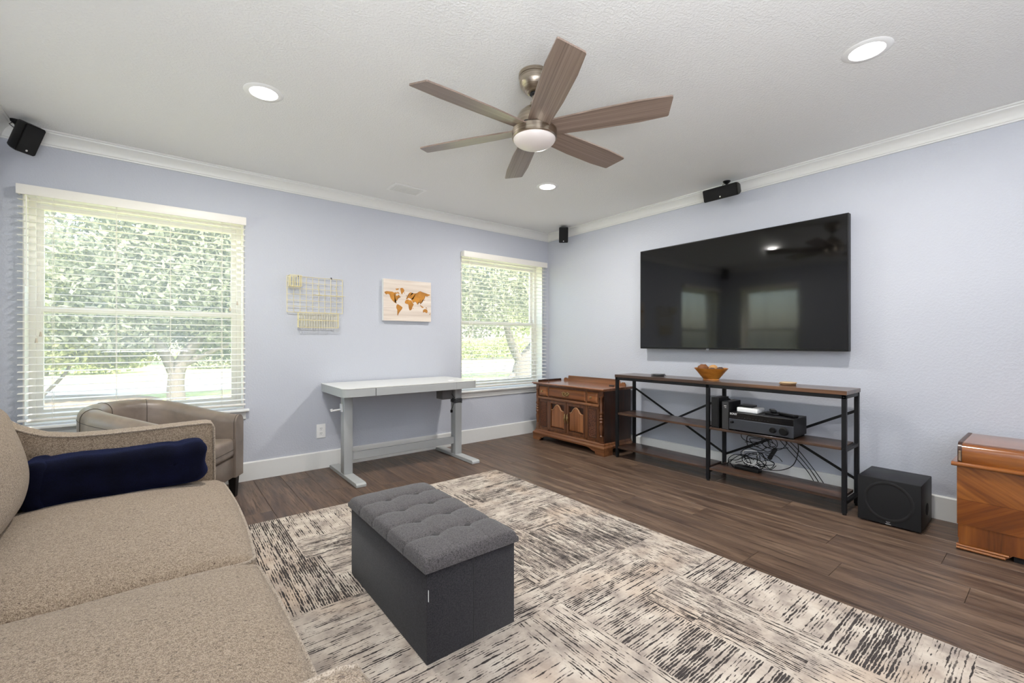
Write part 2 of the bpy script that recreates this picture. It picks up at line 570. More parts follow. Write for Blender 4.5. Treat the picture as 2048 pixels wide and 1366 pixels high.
def window(name, loc, rz, W):
    w = thing(name, None, None, loc, rz, kind='structure')
    z0, z1 = WZ0, WZ1
    zm = 1.315
    def part(nm, m, mat, par=w, **k):
        return m.build(nm, mat, par, local=True, **k)
    m = MB(); ring_frame(m, 0.0005, W - 0.0005, z0, z1 - 0.0005, 0.0, T, 0.008); part('jamb', m, M_frame)
    m = MB(); ring_frame(m, 0.008, W - 0.008, z0 + 0.008, z1 - 0.008, 0.115, 0.19, 0.030); part('frame', m, M_frame)
    m = MB(); ring_frame(m, 0.038, W - 0.038, zm - 0.02, z1 - 0.038, 0.155, 0.180, 0.032, 0.045)
    up = part('upper_sash', m, M_frame)
    m = MB(); m.box(0.07, W - 0.07, 0.166, 0.169, zm + 0.025, z1 - 0.07); part('pane', m, M_glass, up)
    m = MB(); ring_frame(m, 0.038, W - 0.038, z0 + 0.038, zm + 0.022, 0.125, 0.150, 0.034, 0.045)
    lo = part('lower_sash', m, M_frame)
    m = MB(); m.box(0.072, W - 0.072, 0.136, 0.139, z0 + 0.083, zm - 0.012); part('pane', m, M_glass, lo)
    for u in (0.25 * W, 0.75 * W):
        m = MB(); m.bevbox(u - 0.03, u + 0.03, 0.118, 0.135, zm + 0.022, zm + 0.034, 0.003); part('sash_lock', m, M_white, lo, smooth=40)
    m = MB()
    v = [m.bm.verts.new(p) for p in ((0.038, 0.186, z0 + 0.038), (W - 0.038, 0.186, z0 + 0.038), (W - 0.038, 0.186, z1 - 0.038), (0.038, 0.186, z1 - 0.038))]
    m.bm.faces.new(v); part('haze_veil', m, M_haze)  # added veil that washes out the view, not a real mesh
    m = MB()
    m.prism([(-0.045, z0 - 0.022), (-0.050, z0 - 0.016), (-0.050, z0 - 0.006), (-0.045, z0 - 0.0005), (-0.0005, z0 - 0.0005), (-0.0005, z0 - 0.022)], 'x', -0.03, W + 0.03)
    part('window_sill', m, M_trim)
    m = MB()
    m.prism([(-0.0005, z0 - 0.022), (-0.026, z0 - 0.022), (-0.024, z0 - 0.034), (-0.016, z0 - 0.044), (-0.014, z0 - 0.080), (-0.0005, z0 - 0.088)], 'x', -0.01, W + 0.01)
    part('sill_apron', m, M_trim)
    return w
window('window_1', (WIN1[0], 0, 0), 0, WIN1[1] - WIN1[0])
window('window_2', (WIN2[0], 0, 0), 0, WIN2[1] - WIN2[0])
window('window_3', (XL, WIN3[0], 0), R(90), WIN3[1] - WIN3[0])

slat_meshes = {}
def blind(loc, rz, W, label, cords):
    t = thing('window_blind', label, 'blind', loc, rz, 'slatted window blinds')
    def part(nm, m, mat, par=t, **k):
        return m.build(nm, mat, par, local=True, **k)
    zt = 2.073
    m = MB(); m.bevbox(0.01, W - 0.01, -0.060, -0.008, zt - 0.045, zt - 0.004, 0.002); part('headrail', m, M_slat)
    m = MB(); m.bevbox(0.0, W, -0.074, -0.062, zt - 0.062, zt, 0.003)
    m.bevbox(0.0, 0.008, -0.062, -0.002, zt - 0.055, zt, 0.002); m.bevbox(W - 0.008, W, -0.062, -0.002, zt - 0.055, zt, 0.002)
    part('valance', m, M_slat, smooth=40)
    key = round(W, 3)
    tilt = R(4)
    z = zt - 0.088
    n = 0
    while z > WZ0 + 0.045:
        if key not in slat_meshes:
            m = MB()
            pr = []
            for k in range(7):
                a = -1 + 2 * k / 6
                pr.append((a * 0.0245, 0.0018 * (1 - a * a)))
            poly = [(u * cos(tilt) - v * sin(tilt), v * cos(tilt) + u * sin(tilt) + 0.0013) for u, v in pr]
            poly += [(u * cos(tilt) - v * sin(tilt), v * cos(tilt) + u * sin(tilt) - 0.0013) for u, v in reversed(pr)]
            m.prism(poly, 'x', 0.003, W - 0.003)
            bmesh.ops.recalc_face_normals(m.bm, faces=m.bm.faces)
            o = m.build('slat', M_slat, t, local=True, smooth=50)
            slat_meshes[key] = o.data
        else:
            o = bpy.data.objects.new('slat', slat_meshes[key]); COL.objects.link(o); o.parent = t
        o.location = (0, -0.034, z)
        z -= 0.0445
        n += 1
    zb = z + 0.0445 - 0.036
    m = MB(); m.bevbox(0.003, W - 0.003, -0.058, -0.010, zb - 0.007, zb + 0.007, 0.003); part('bottom_rail', m, M_slat, smooth=40)
    for u in cords:
        m = MB()
        for yy in (-0.0605, -0.0085):
            m.tube([(u, yy, zt - 0.05), (u, yy, zb)], 0.0012, 5)
        m.tube([(u + 0.004, -0.034, zt - 0.05), (u + 0.004, -0.034, zb)], 0.0009, 5)
        part('ladder_cord', m, M_slat)
    return t, part, zt
t, part, zt = blind((-4.497, 0, 0), 0, 1.213, 'wide slatted white blind over the left window behind the leather chair', (0.155, 0.455, 0.745, 1.055))
def pull(part, pts, tas):
    m = MB(); m.tube(pts, 0.0011, 5); c = part('pull_cord', m, M_slat)
    m = MB(); m.lathe([(0.002, 0.012), (0.004, 0.010), (0.007, -0.014), (0.0075, -0.018), (0.001, -0.018)], tas, 12); m.build('tassel', plain('tan_tassel', rgb(190, 178, 160), 0.6), c, local=True, smooth=40)
pull(part, [(0.088, -0.076, zt - 0.06), (0.088, -0.076, 1.13)], (0.088, -0.076, 1.115))
pull(part, [(0.105, -0.076, zt - 0.06), (0.107, -0.076, 1.17)], (0.107, -0.076, 1.155))
pull(part, [(1.11, -0.076, zt - 0.06), (1.112, -0.076, 1.8), (1.106, -0.076, 1.37)], (1.106, -0.076, 1.355))
pull(part, [(1.112, -0.076, 1.80), (1.135, -0.079, 1.785), (1.152, -0.080, 1.74), (1.14, -0.080, 1.70), (1.125, -0.078, 1.72), (1.13, -0.077, 1.76), (1.15, -0.076, 1.74), (1.152, -0.076, 1.42)], (1.152, -0.076, 1.405))
m = MB(); m.tube([(0.045, -0.076, zt - 0.07), (0.045, -0.078, 1.45)], 0.0035, 6); part('tilt_wand', m, M_slat)
t, part, zt = blind((-1.288, 0, 0), 0, 1.205, 'narrower looking slatted white blind over the right window beside the corner', (0.11, 0.43, 0.74, 1.09))
pull(part, [(0.065, -0.076, zt - 0.06), (0.065, -0.076, 1.18)], (0.065, -0.076, 1.165))
pull(part, [(0.068, -0.076, zt - 0.06), (0.066, -0.076, 1.12)], (0.066, -0.076, 1.105))
pull(part, [(1.14, -0.076, zt - 0.06), (1.135, -0.076, 1.62), (1.165, -0.078, 1.6), (1.16, -0.078, 1.5), (1.13, -0.076, 1.28)], (1.13, -0.076, 1.265))
t, part, zt = blind((XL, WIN3[0] - 0.01, 0), R(90), 0.93, 'slatted white blind on the left side wall, seen only mirrored in the television', (0.11, 0.48, 0.85))

# ------------------------------------------------------------------ recessed lights, vent
can_mesh = []
def can(x, y, label):
    t = thing('recessed_light', label, 'ceiling light', (x, y, H), 0, 'recessed ceiling lights')
    if not can_mesh:
        m = MB()
        m.lathe([(0.066, -0.002), (0.068, -0.006), (0.090, -0.004), (0.095, -0.0005)], (0, 0, 0), 40, cap=False)
        a = m.build('trim_ring', M_white, t, local=True, smooth=50)
        e = NT('lamp_diffuser')
        em = e.n('ShaderNodeEmission', Strength=9.0, Color=(1, 0.985, 0.96, 1))
        e.t.links.new(em.outputs[0], e.out.inputs[0])
        m = MB(); m.lathe([(0.0, -0.0015), (0.066, -0.0015), (0.067, -0.0025), (0.0, -0.004)], (0, 0, 0), 40)
        c = m.build('diffuser', e.m, t, local=True)
        can_mesh.extend([a.data, c.data])
    else:
        for nm, me in zip(('trim_ring', 'diffuser'), can_mesh):
            o = bpy.data.objects.new(nm, me); COL.objects.link(o); o.parent = t
    l = add_light('can_lamp', 'AREA', CAN_W, (x, y, H - 0.006), (0, 0, 0), (1.0, 0.97, 0.93), shape='DISK', size=0.125)
    return t
can(-3.37, -1.375, 'lit round recessed light nearest the large left window')
can(-1.265, -3.48, 'lit round recessed light at the right, above the television wall')
can(-1.20, -1.27, 'lit round recessed light farthest back, near the room corner')

t = thing('ceiling_vent', 'flat white rectangular air vent set in the ceiling', 'vent', (-2.12, -0.45, H))
m = MB(); m.bevbox(-0.15, 0.15, -0.10, 0.10, -0.006, -0.0005, 0.002); m.build('frame', M_white, t, local=True)
m = MB(); m.bevbox(-0.125, 0.125, -0.075, 0.075, -0.010, -0.006, 0.0015); m.build('cover', M_trim, t, local=True)
for k in range(9):
    m = MB(); m.box(-0.118, 0.118, -0.066 + k * 0.0155, -0.066 + k * 0.0155 + 0.007, -0.0125, -0.0102); m.build('slat', M_trim, t, local=True)

# ------------------------------------------------------------------ ceiling fan
FX, FY = -2.340, -2.398
fan = thing('ceiling_fan', 'six-blade ceiling fan, brushed nickel with grey oak blades', 'fan', (FX, FY, H))
def fp(nm, m, mat, **k): return m.build(nm, mat, fan, local=True, **k)
m = MB(); m.lathe([(0.0, -0.001), (0.078, -0.001), (0.078, -0.016), (0.075, -0.018), (0.074, -0.048), (0.070, -0.060), (0.044, -0.090), (0.030, -0.097), (0.0, -0.097)], seg=48)
fp('canopy', m, M_nickel, smooth=35)
m = MB(); m.lathe([(0.0, -0.094), (0.022, -0.094), (0.024, -0.104), (0.015, -0.110), (0.0, -0.110)], seg=24); fp('canopy_collar', m, M_gap, smooth=35)
m = MB(); m.cyl((0, 0, -0.105), (0, 0, -0.19), 0.0115); fp('downrod', m, M_nickel, smooth=35)
m = MB(); m.lathe([(0.0, -0.142), (0.020, -0.142), (0.022, -0.158), (0.019, -0.163), (0.0, -0.163)], seg=24)
fp('yoke_cover', m, M_nickel, smooth=35)
m = MB(); m.lathe([(0.0, -0.160), (0.026, -0.163), (0.052, -0.176), (0.078, -0.200), (0.092, -0.230), (0.097, -0.258), (0.097, -0.268), (0.0, -0.268)], seg=48)
fp('motor_dome', m, M_nickel, smooth=35)
m = MB(); m.lathe([(0.0, -0.267), (0.092, -0.267), (0.092, -0.281), (0.0, -0.281)], seg=48); fp('shadow_gap', m, M_gap)
m = MB(); m.lathe([(0.0, -0.280), (0.108, -0.280), (0.112, -0.283), (0.112, -0.320), (0.108, -0.325), (0.0, -0.325)], seg=56); fp('lower_band', m, M_nickel, smooth=35)
m = MB(); m.lathe([(0.0, -0.320)] + [(0.105 * cos(a), -0.324 - 0.046 * sin(a)) for a in [k * pi / 2 / 12 for k in range(12)]] + [(0.001, -0.370)], seg=48); fp('light_shade', m, M_frost, smooth=50)
blade_me = None
for k in range(6):
    if blade_me is None:
        m = MB()
        out = [(0.070, -0.050), (0.072, 0.052), (0.30, 0.066), (0.50, 0.068), (0.624, 0.060), (0.630, 0.055), (0.652, -0.052), (0.650, -0.058), (0.643, -0.060), (0.50, -0.068), (0.30, -0.063)]
        top = [(x, y) for x, y in out]
        ang = R(-13)
        ring0 = [(x, y * cos(ang), y * sin(ang) - 0.0035) for x, y in top]
        ring1 = [(x, y * cos(ang), y * sin(ang) + 0.0035) for x, y in top]
        m.rings([ring0, ring1])
        bmesh.ops.recalc_face_normals(m.bm, faces=m.bm.faces)
        o = fp('blade', m, M_blade)
        blade_me = o.data
    else:
        o = bpy.data.objects.new('blade', blade_me); COL.objects.link(o); o.parent = fan
    o.location = (0, 0, -0.279)
    o.rotation_euler = (0, 0, R(0.7 + 60 * k))

# ------------------------------------------------------------------ loudspeakers
def small_speaker(label, c, rz, pitch, horizontal=False, mount=None):
    c = Vector(c)
    t = thing('wall_speaker', label, 'speaker', c, group='small surround speakers')
    M = Matrix.Rotation(rz, 4, 'Z') @ Matrix.Rotation(pitch, 4, 'Y')
    w, h, d = (0.105, 0.175, 0.09) if not horizontal else (0.285, 0.10, 0.09)
    m = MB()
    # cabinet: front along +X, curved taper to the back
    rings = []
    for xx, s in ((d / 2, 1.0), (d / 2 - 0.012, 1.0), (0.0, 0.93), (-d / 2 + 0.012, 0.74), (-d / 2, 0.62)):
        ww, hh = w / 2 * (s if not horizontal else (0.75 + 0.25 * s)), h / 2 * (0.88 + 0.12 * s if not horizontal else s)
        rr = 0.008
        rings.append([(xx, a, bz) for a, bz in ((-ww + rr, -hh), (ww - rr, -hh), (ww, -hh + rr), (ww, hh - rr), (ww - rr, hh), (-ww + rr, hh), (-ww, hh - rr), (-ww, -hh + rr))])
    m.rings(rings)
    m.bm.transform(M)
    bmesh.ops.recalc_face_normals(m.bm, faces=m.bm.faces)
    m.build('cabinet', M_black, t, local=True, smooth=40)
    m = MB(); m.bevbox(d / 2, d / 2 + 0.006, -w / 2 + 0.006, w / 2 - 0.006, -h / 2 + 0.006, h / 2 - 0.006, 0.0025); m.bm.transform(M)
    g = m.build('grille', M_grille, t, local=True, smooth=40)
    m = MB(); m.lathe([(0.0, 0), (0.0055, 0), (0.0055, 0.0015), (0.0, 0.0015)], (d / 2 + 0.006, 0, -h / 2 + 0.020), 16, Matrix.Rotation(R(90), 4, 'Y')); m.bm.transform(M)
    m.build('badge', plain('silver_badge', rgb(210, 210, 212), 0.3, 0.6), g, local=True)
    mt = Vector(mount) - c
    back = M @ Vector((-d / 2, 0, h / 2 * 0.3))
    m = MB()
    m.lathe([(0.0, 0.0), (0.030, 0.0), (0.028, -0.006), (0.018, -0.016), (0.010, -0.022), (0.0, -0.022)], mt, 20)
    m.tube([mt + Vector((0, 0, -0.015)), mt + Vector((0, 0, -0.03)), back.lerp(mt, 0.3), back], 0.008, 8)
    m.build('mount_bracket', M_black, t, local=True, smooth=40)
    cb = [mt + Vector((-0.012, 0.0, -0.012)), mt.lerp(back, 0.3) + Vector((-0.035, 0.01, -0.01)), back + Vector((-0.02, 0.012, 0.0)), M @ Vector((-d / 2, 0, -h * 0.1))]
    m = MB(); m.tube(cb, 0.0022, 6); m.build('wire', M_black, t, local=True)
    return t
small_speaker('small black speaker hung in the left corner above the wide window', (-4.445, -0.16, 2.335), R(-44), R(28), mount=(-4.487, -0.115, 2.4385))
small_speaker('small black speaker hung in the far corner, above the right window', (-0.15, -0.415, 2.345), R(-132), R(18), mount=(-0.10, -0.40, 2.4385))
small_speaker('long horizontal black centre speaker hung above the television', (-0.15, -2.27, 2.345), R(180), R(16), True, mount=(-0.118, -2.29, 2.4385))

# ------------------------------------------------------------------ television
tv = thing('television', 'large flat black television mounted high on the right wall', 'television', (-0.06, -2.274, 1.515))
def screen_mat():
    t = NT('glossy_tv_screen')
    v = t.coords()
    n = t.noise(v, 2.2, 2, 0.5)
    return t.bsdf(rgb(7, 7, 7), 0.06, 0, t.bump(n, 0.03, 0.02), spec=0.55, Coat_Weight=0.0)
m = MB(); m.bevbox(-0.10, -0.05, -3.117, -1.431, 1.037, 1.993, 0.003); m.build('bezel', M_black, tv)
m = MB(); m.box(-0.1012, -0.1000, -3.108, -1.440, 1.052, 1.985); m.build('screen', screen_mat(), tv)
m = MB(); m.bevbox(-0.050, -0.001, -2.55, -2.0, 1.30, 1.72, 0.004); m.build('wall_mount', M_black, tv)
m = MB(); m.bevbox(-0.104, -0.099, -2.130, -2.105, 1.029, 1.043, 0.001); m.build('logo_tab', plain('grey_tab', rgb(120, 120, 124), 0.3, 0.5), tv)

# ------------------------------------------------------------------ sit-stand desk
dk = thing('standing_desk', 'white height-adjustable desk with crank, against the window wall', 'desk', (-2.12, -0.35, 0))
DX0, DX1, DY0, DY1 = -2.72, -1.487, -0.63, -0.022
def rrect(x0, x1, y0, y1, rf, rb, n=8):
    P = []
    for cx, cy, r, a0 in ((x1 - rf, y0 + rf, rf, -90), (x1 - rb, y1 - rb, rb, 0), (x0 + rb, y1 - rb, rb, 90), (x0 + rf, y0 + rf, rf, 180)):
        for k in range(n + 1):
            a = R(a0 + 90 * k / n)
            P.append((cx + r * cos(a), cy + r * sin(a)))
    return P
m = MB(); m.prism(rrect(DX0, DX1, DY0, DY1, 0.055, 0.02), 'z', 0.675, 0.735); m.build('apron_box', M_deskw, dk, smooth=30)
m = MB(); m.prism(rrect(DX0 + 0.002, DX1 - 0.002, DY0 + 0.002, DY1 - 0.002, 0.053, 0.018), 'z', 0.735, 0.7375); m.build('gap_line', M_gap, dk)
m = MB(); m.prism(rrect(DX0 - 0.001, DX1 + 0.001, DY0 - 0.001, DY1, 0.056, 0.02), 'z', 0.7375, 0.744); m.build('glass_top', M_glasswhite, dk, smooth=30)
m = MB(); m.bevbox(-2.462, -1.722, DY0 - 0.006, DY0 - 0.0003, 0.674, 0.733, 0.0015); m.build('drawer_front', M_deskw, dk)
m = MB(); m.box(-2.4655, -2.4622, DY0 - 0.0008, DY0 + 0.002, 0.674, 0.735); m.build('drawer_gap', M_gap, dk)
m = MB(); m.box(-1.7218, -1.7185, DY0 - 0.0008, DY0 + 0.002, 0.674, 0.735); m.build('drawer_gap', M_gap, dk)
for cx in (-2.615, -1.575):
    m = MB(); m.bevbox(cx - 0.036, cx + 0.036, -0.43, -0.345, 0.03, 0.655, 0.006); m.build('column', M_deskw, dk, smooth=40)
    m = MB(); m.bevbox(cx - 0.029, cx + 0.029, -0.423, -0.352, 0.655, 0.675, 0.004); m.build('inner_column', M_deskw, dk, smooth=40)
    m = MB(); m.prism([(-0.73, 0.003), (-0.045, 0.003), (-0.045, 0.018), (-0.06, 0.031), (-0.715, 0.031), (-0.73, 0.020)], 'x', cx - 0.038, cx + 0.038); m.build('foot', M_deskw, dk)
m = MB(); m.bevbox(-2.579, -1.611, -0.405, -0.375, 0.130, 0.195, 0.004); m.build('crossbar', M_deskw, dk)
m = MB(); m.box(-2.57, -1.62, -0.40, -0.37, 0.645, 0.674); m.build('top_beam', M_deskw, dk)
m = MB()
m.bevbox(-2.664, -2.651, -0.41, -0.365, 0.535, 0.60, 0.003)
m.tube([(-2.664, -0.388, 0.555), (-2.70, -0.388, 0.552), (-2.735, -0.388, 0.550)], 0.007, 10)
m.tube([(-2.732, -0.388, 0.545), (-2.737, -0.388, 0.562)], 0.010, 10)
m.build('crank_handle', M_white, dk, smooth=40)
m = MB(); m.bevbox(-1.745, -1.635, -0.42, -0.30, 0.560, 0.674, 0.006); m.build('motor_box', plain('grey_motor_box', rgb(96, 96, 96), 0.5), dk, smooth=40)
m = MB()
pts = []
for k in range(5 * 20 + 1):
    a = 2 * pi * k / 20
    rr = 0.036 + 0.010
    sx = max(-0.040, min(0.040, 0.058 * cos(a))); sy = max(-0.047, min(0.047, 0.066 * sin(a)))
    pts.append((-1.575 + sx, -0.3875 + sy, 0.565 - 0.045 * k / 100 + 0.003 * sin(3 * a)))
m.tube(pts, 0.0032, 6)
m.tube([(-1.66, -0.40, 0.640), (-1.64, -0.425, 0.60), (-1.618, -0.43, 0.565)], 0.0032, 6)
m.tube([(-1.618, -0.43, 0.555), (-1.632, -0.435, 0.52), (-1.650, -0.437, 0.48), (-1.658, -0.437, 0.462)], 0.0032, 6)
m.build('power_cord', M_gap, dk, smooth=50)
m = MB(); m.bevbox(-1.668, -1.648, -0.445, -0.430, 0.435, 0.462, 0.003); m.build('plug', M_black, dk)
m = MB(); m.bevbox(-1.72, -1.66, -0.50, -0.46, 0.7441, 0.7444, 0.0001, 1); m.build('touch_panel', M_white, dk)

# ------------------------------------------------------------------ outlet
ot = thing('wall_outlet', 'white double power outlet low on the wall beside the desk leg', 'outlet', (-2.712, 0, 0.325))
m = MB(); m.bevbox(-0.037, 0.037, -0.006, -0.0003, -0.060, 0.060, 0.002); pl_ = m.build('cover_plate', M_white, ot, local=True)
for s in (-1, 1):
    m = MB(); m.bevbox(-0.016, 0.016, -0.0085, -0.006, s * 0.021 - 0.014, s * 0.021 + 0.014, 0.001); k = m.build('socket', M_white, ot, local=True)
    m = MB()
    for dx in (-0.006, 0.006): m.box(dx - 0.0012, dx + 0.0012, -0.0092, -0.0085, s * 0.021 - 0.001, s * 0.021 + 0.008)
    m.box(-0.002, 0.002, -0.0092, -0.0085, s * 0.021 - 0.010, s * 0.021 - 0.006)
    m.build('slot', M_gap, k, local=True)

# ------------------------------------------------------------------ wire grid and baskets
g = thing('wire_grid_panel', 'pale gold wire grid panel pinned to the wall', 'wire grid', (-2.76, -0.02, 1.35))
X0, X1, Z0, Z1 = -2.985, -2.535, 1.353, 1.655
m = MB()
for k in range(10):
    u = X0 + (X1 - X0) * k / 9; m.tube([(u, -0.020, Z0), (u, -0.020, Z1)], 0.0028 if k in (0, 9) else 0.0021, 6)
for k in range(7):
    z = Z0 + (Z1 - Z0) * k / 6; m.tube([(X0, -0.0235, z), (X1, -0.0235, z)], 0.0026 if k in (0, 6) else 0.0018, 6)
m.build('wire_mesh', M_gold, g, smooth=60)
for u in (-2.63, -2.90):
    m = MB(); m.tube([(u, -0.001, Z1 + 0.012), (u, -0.026, Z1 + 0.010), (u, -0.027, Z1 - 0.004)], 0.003, 8); m.build('wall_pin', M_gap, g)
def wire_box(name, label, x0, x1, y0, y1, z0, z1, nx, ny, rails):
    t = thing(name, label, 'basket', ((x0 + x1) / 2, y1, z0))
    m = MB()
    for k in range(nx + 1):
        u = x0 + (x1 - x0) * k / nx
        m.tube([(u, y0, z1), (u, y0, z0), (u, y1, z0), (u, y1, z1)], 0.0016, 5)
    for k in range(1, ny):
        v = y0 + (y1 - y0) * k / ny
        for u in (x0, x1):
            m.tube([(u, v, z0), (u, v, z1)], 0.0013, 5)
        m.tube([(x0, v, z0), (x1, v, z0)], 0.0013, 5)
    m.build('wire_cage', M_gold, t, smooth=60)
    m = MB()
    for z in rails:
        m.tube([(x0, y0, z), (x1, y0, z), (x1, y1, z), (x0, y1, z), (x0, y0, z)], 0.0026, 6)
    m.build('rim', M_gold, t, smooth=60)
    return t
wire_box('wire_pen_cup', 'square pale gold wire cup hooked on the grid top corner', -2.975, -2.888, -0.092, -0.0255, 1.565, 1.655, 5, 4, (1.565, 1.655))
wire_box('wire_basket', 'wide pale gold wire basket hanging below the grid', -2.905, -2.580, -0.062, -0.0255, 1.225, 1.352, 16, 3, (1.225, 1.288, 1.352))
t = thing('wire_shelf', 'small flat wire shelf hooked across the middle of the grid', 'shelf', (-2.66, -0.026, 1.5))
m = MB()
for k in range(13):
    u = -2.785 + 0.245 * k / 12; m.tube([(u, -0.026, 1.505), (u, -0.115, 1.500)], 0.0012, 5)
m.tube([(-2.785, -0.026, 1.505), (-2.785, -0.115, 1.500), (-2.54, -0.115, 1.500), (-2.54, -0.026, 1.505), (-2.785, -0.026, 1.505)], 0.0018, 6)
m.build('rack', M_gold, t, smooth=60)
for u in (-2.745, -2.595):
    m = MB(); m.tube([(u, -0.10, 1.502), (u, -0.032, 1.56), (u, -0.030, 1.585), (u, -0.018, 1.592), (u, -0.015, 1.58)], 0.0016, 6); m.build('hook', M_gold, t)

# ------------------------------------------------------------------ world map canvas
cv = thing('map_canvas', 'square-edged canvas print of an ochre world map, above the desk', 'picture', (-1.912, -0.002, 1.5))
CX0, CX1, CZ0, CZ1, CY = -2.163, -1.661, 1.305, 1.703, -0.038
def canvas_mat():
    t = NT('pale_wood_print')
    v = t.coords((1.2, 20, 26)); n = t.noise(v, 1, 5, 0.6, 0.5)
    return t.bsdf(t.ramp(n, [(0.3, rgb(196, 180, 166)), (0.5, rgb(214, 201, 188)), (0.7, rgb(226, 216, 204))]), 0.7)
m = MB(); m.bevbox(CX0, CX1, CY, -0.001, CZ0, CZ1, 0.002); m.build('canvas', M_white, cv)
m = MB(); m.box(CX0 + 0.001, CX1 - 0.001, CY - 0.0006, CY, CZ0 + 0.001, CZ1 - 0.001); m.build('print_ground', canvas_mat(), cv)
def ochre():
    t = NT('ochre_print')
    n = t.noise(t.coords(), 14, 4); return t.bsdf(t.ramp(n, [(0.35, rgb(150, 98, 32)), (0.65, rgb(196, 132, 44))]), 0.7)
M_ochre = ochre()
LAND = {
 'north_america': [(352,480),(395,465),(450,470),(520,478),(560,500),(590,490),(625,500),(640,520),(600,525),(590,545),(600,570),(630,575),(645,555),(655,545),(670,560),(690,590),(705,605),(670,615),(645,640),(635,665),(620,685),(605,688),(580,685),(568,700),(575,722),(595,728),(610,755),(590,745),(560,725),(535,700),(505,665),(480,625),(470,580),(455,545),(420,530),(385,545),(365,520),(352,510)],
 'arctic_islands': [(585,410),(640,402),(675,408),(650,430),(615,445),(600,430)],
 'baffin_island': [(620,480),(650,490),(680,520),(660,530),(635,510)],
 'greenland': [(690,400),(735,388),(765,405),(785,445),(780,480),(750,510),(735,545),(715,520),(705,480),(700,440)],
 'south_america': [(620,772),(650,775),(690,800),(742,840),(735,880),(715,905),(690,935),(665,970),(650,1000),(645,1035),(628,1020),(630,960),(628,900),(608,860),(605,820)],
 'africa': [(825,668),(870,655),(900,675),(945,680),(965,715),(985,760),(1005,765),(985,810),(970,840),(960,880),(940,908),(910,915),(895,890),(885,850),(880,800),(870,770),(830,762),(800,745),(797,710)],
 'eurasia': [(822,640),(835,620),(865,600),(850,590),(880,570),(870,545),(895,510),(930,492),(960,505),(940,530),(920,565),(960,545),(1000,515),(1050,515),(1090,505),(1100,490),(1150,465),(1185,485),(1240,500),(1290,515),(1340,535),(1398,550),(1360,575),(1330,585),(1310,605),(1300,580),(1270,590),(1255,600),(1262,635),(1240,660),(1215,665),(1195,700),(1200,730),(1165,740),(1160,770),(1135,735),(1110,730),(1085,785),(1065,740),(1045,720),(1010,700),(1020,715),(990,745),(970,710),(955,680),(945,660),(985,655),(1000,630),(960,640),(930,640),(905,635),(890,620),(870,635),(840,655)],
 'australia': [(1220,910),(1250,890),(1275,880),(1295,895),(1305,885),(1325,915),(1332,950),(1315,980),(1290,975),(1265,955),(1240,960),(1220,970),(1215,940)],
 'indonesia': [(1145,775),(1180,810),(1215,830),(1240,850),(1205,860),(1180,840),(1155,805)],
 'new_guinea': [(1275,850),(1305,850),(1325,875),(1290,868)],
 'new_zealand': [(1395,985),(1400,1000),(1375,1025),(1370,1012)],
 'madagascar': [(985,850),(995,852),(988,885),(978,878)],
 'japan': [(1265,660),(1275,665),(1250,695),(1238,690)],
 'great_britain': [(825,560),(835,555),(842,585),(825,582)],
 'iceland': [(780,502),(800,500),(800,515),(785,518)],
}
for nm, P in LAND.items():
    m = MB()
    poly = []
    for px, py in P:
        u = (px - 325) / 1090.0
        top = 170 + 95 * u; bot = 1145 + 42 * u
        v = (py - top) / (bot - top)
        uu = u * (1 + 0.0 * (1 - u))
        poly.append((CX0 + (CX1 - CX0) * uu, CZ1 - (CZ1 - CZ0) * v))
    m.rings([[(x, CY - 0.0006, z) for x, z in poly], [(x, CY - 0.0009, z) for x, z in poly]])
    bmesh.ops.triangulate(m.bm, faces=[f for f in m.bm.faces if len(f.verts) > 4])
    bmesh.ops.recalc_face_normals(m.bm, faces=m.bm.faces)
    m.build('map_land', M_ochre, cv)

# ------------------------------------------------------------------ stereo console cabinet
cb = thing('stereo_console', 'low carved walnut console cabinet standing in the room corner', 'cabinet', (-0.26, -0.78, 0))
BX0, BX1, BY0, BY1 = -0.462, -0.040, -1.272, -0.290
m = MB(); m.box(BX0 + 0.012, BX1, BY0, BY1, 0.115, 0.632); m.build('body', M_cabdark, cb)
m = MB(); m.prism([(-0.495, 0.632), (-0.499, 0.640), (-0.495, 0.648), (-0.030, 0.648), (-0.030, 0.632)], 'y', -1.297, -0.262); m.build('top_board', M_cabtop, cb)
m = MB(); m.prism([(-0.485, 0.622), (-0.490, 0.632), (-0.035, 0.632), (-0.035, 0.622)], 'y', -1.290, -0.270); m.build('top_moulding', M_cabh, cb)
m = MB()
poly = [(-0.335, 0.648), (-0.335, 0.662), (-0.345, 0.676), (-0.360, 0.682), (-0.378, 0.678), (-0.390, 0.668), (-0.405, 0.675), (-0.412, 0.708), (-1.14, 0.708), (-1.150, 0.675), (-1.165, 0.668), (-1.180, 0.682), (-1.205, 0.682), (-1.220, 0.662), (-1.220, 0.648)]
m.prism(poly, 'x', -0.062, -0.046); m.build('back_gallery', M_cabh, cb)
m = MB(); m.box(-0.43, -0.07, -0.300, -0.288, 0.648, 0.668); m.build('side_rail', M_cabdark, cb)
m = MB(); m.tube([(-0.30, -0.33, 0.650), (-0.30, -0.33, 0.672)], 0.008, 10); m.build('rail_knob', M_cabdark, cb)
m = MB(); m.bevbox(-0.20, -0.17, -1.17, -1.12, 0.648, 0.658, 0.003); m.build('lid_catch', M_legblk, cb)
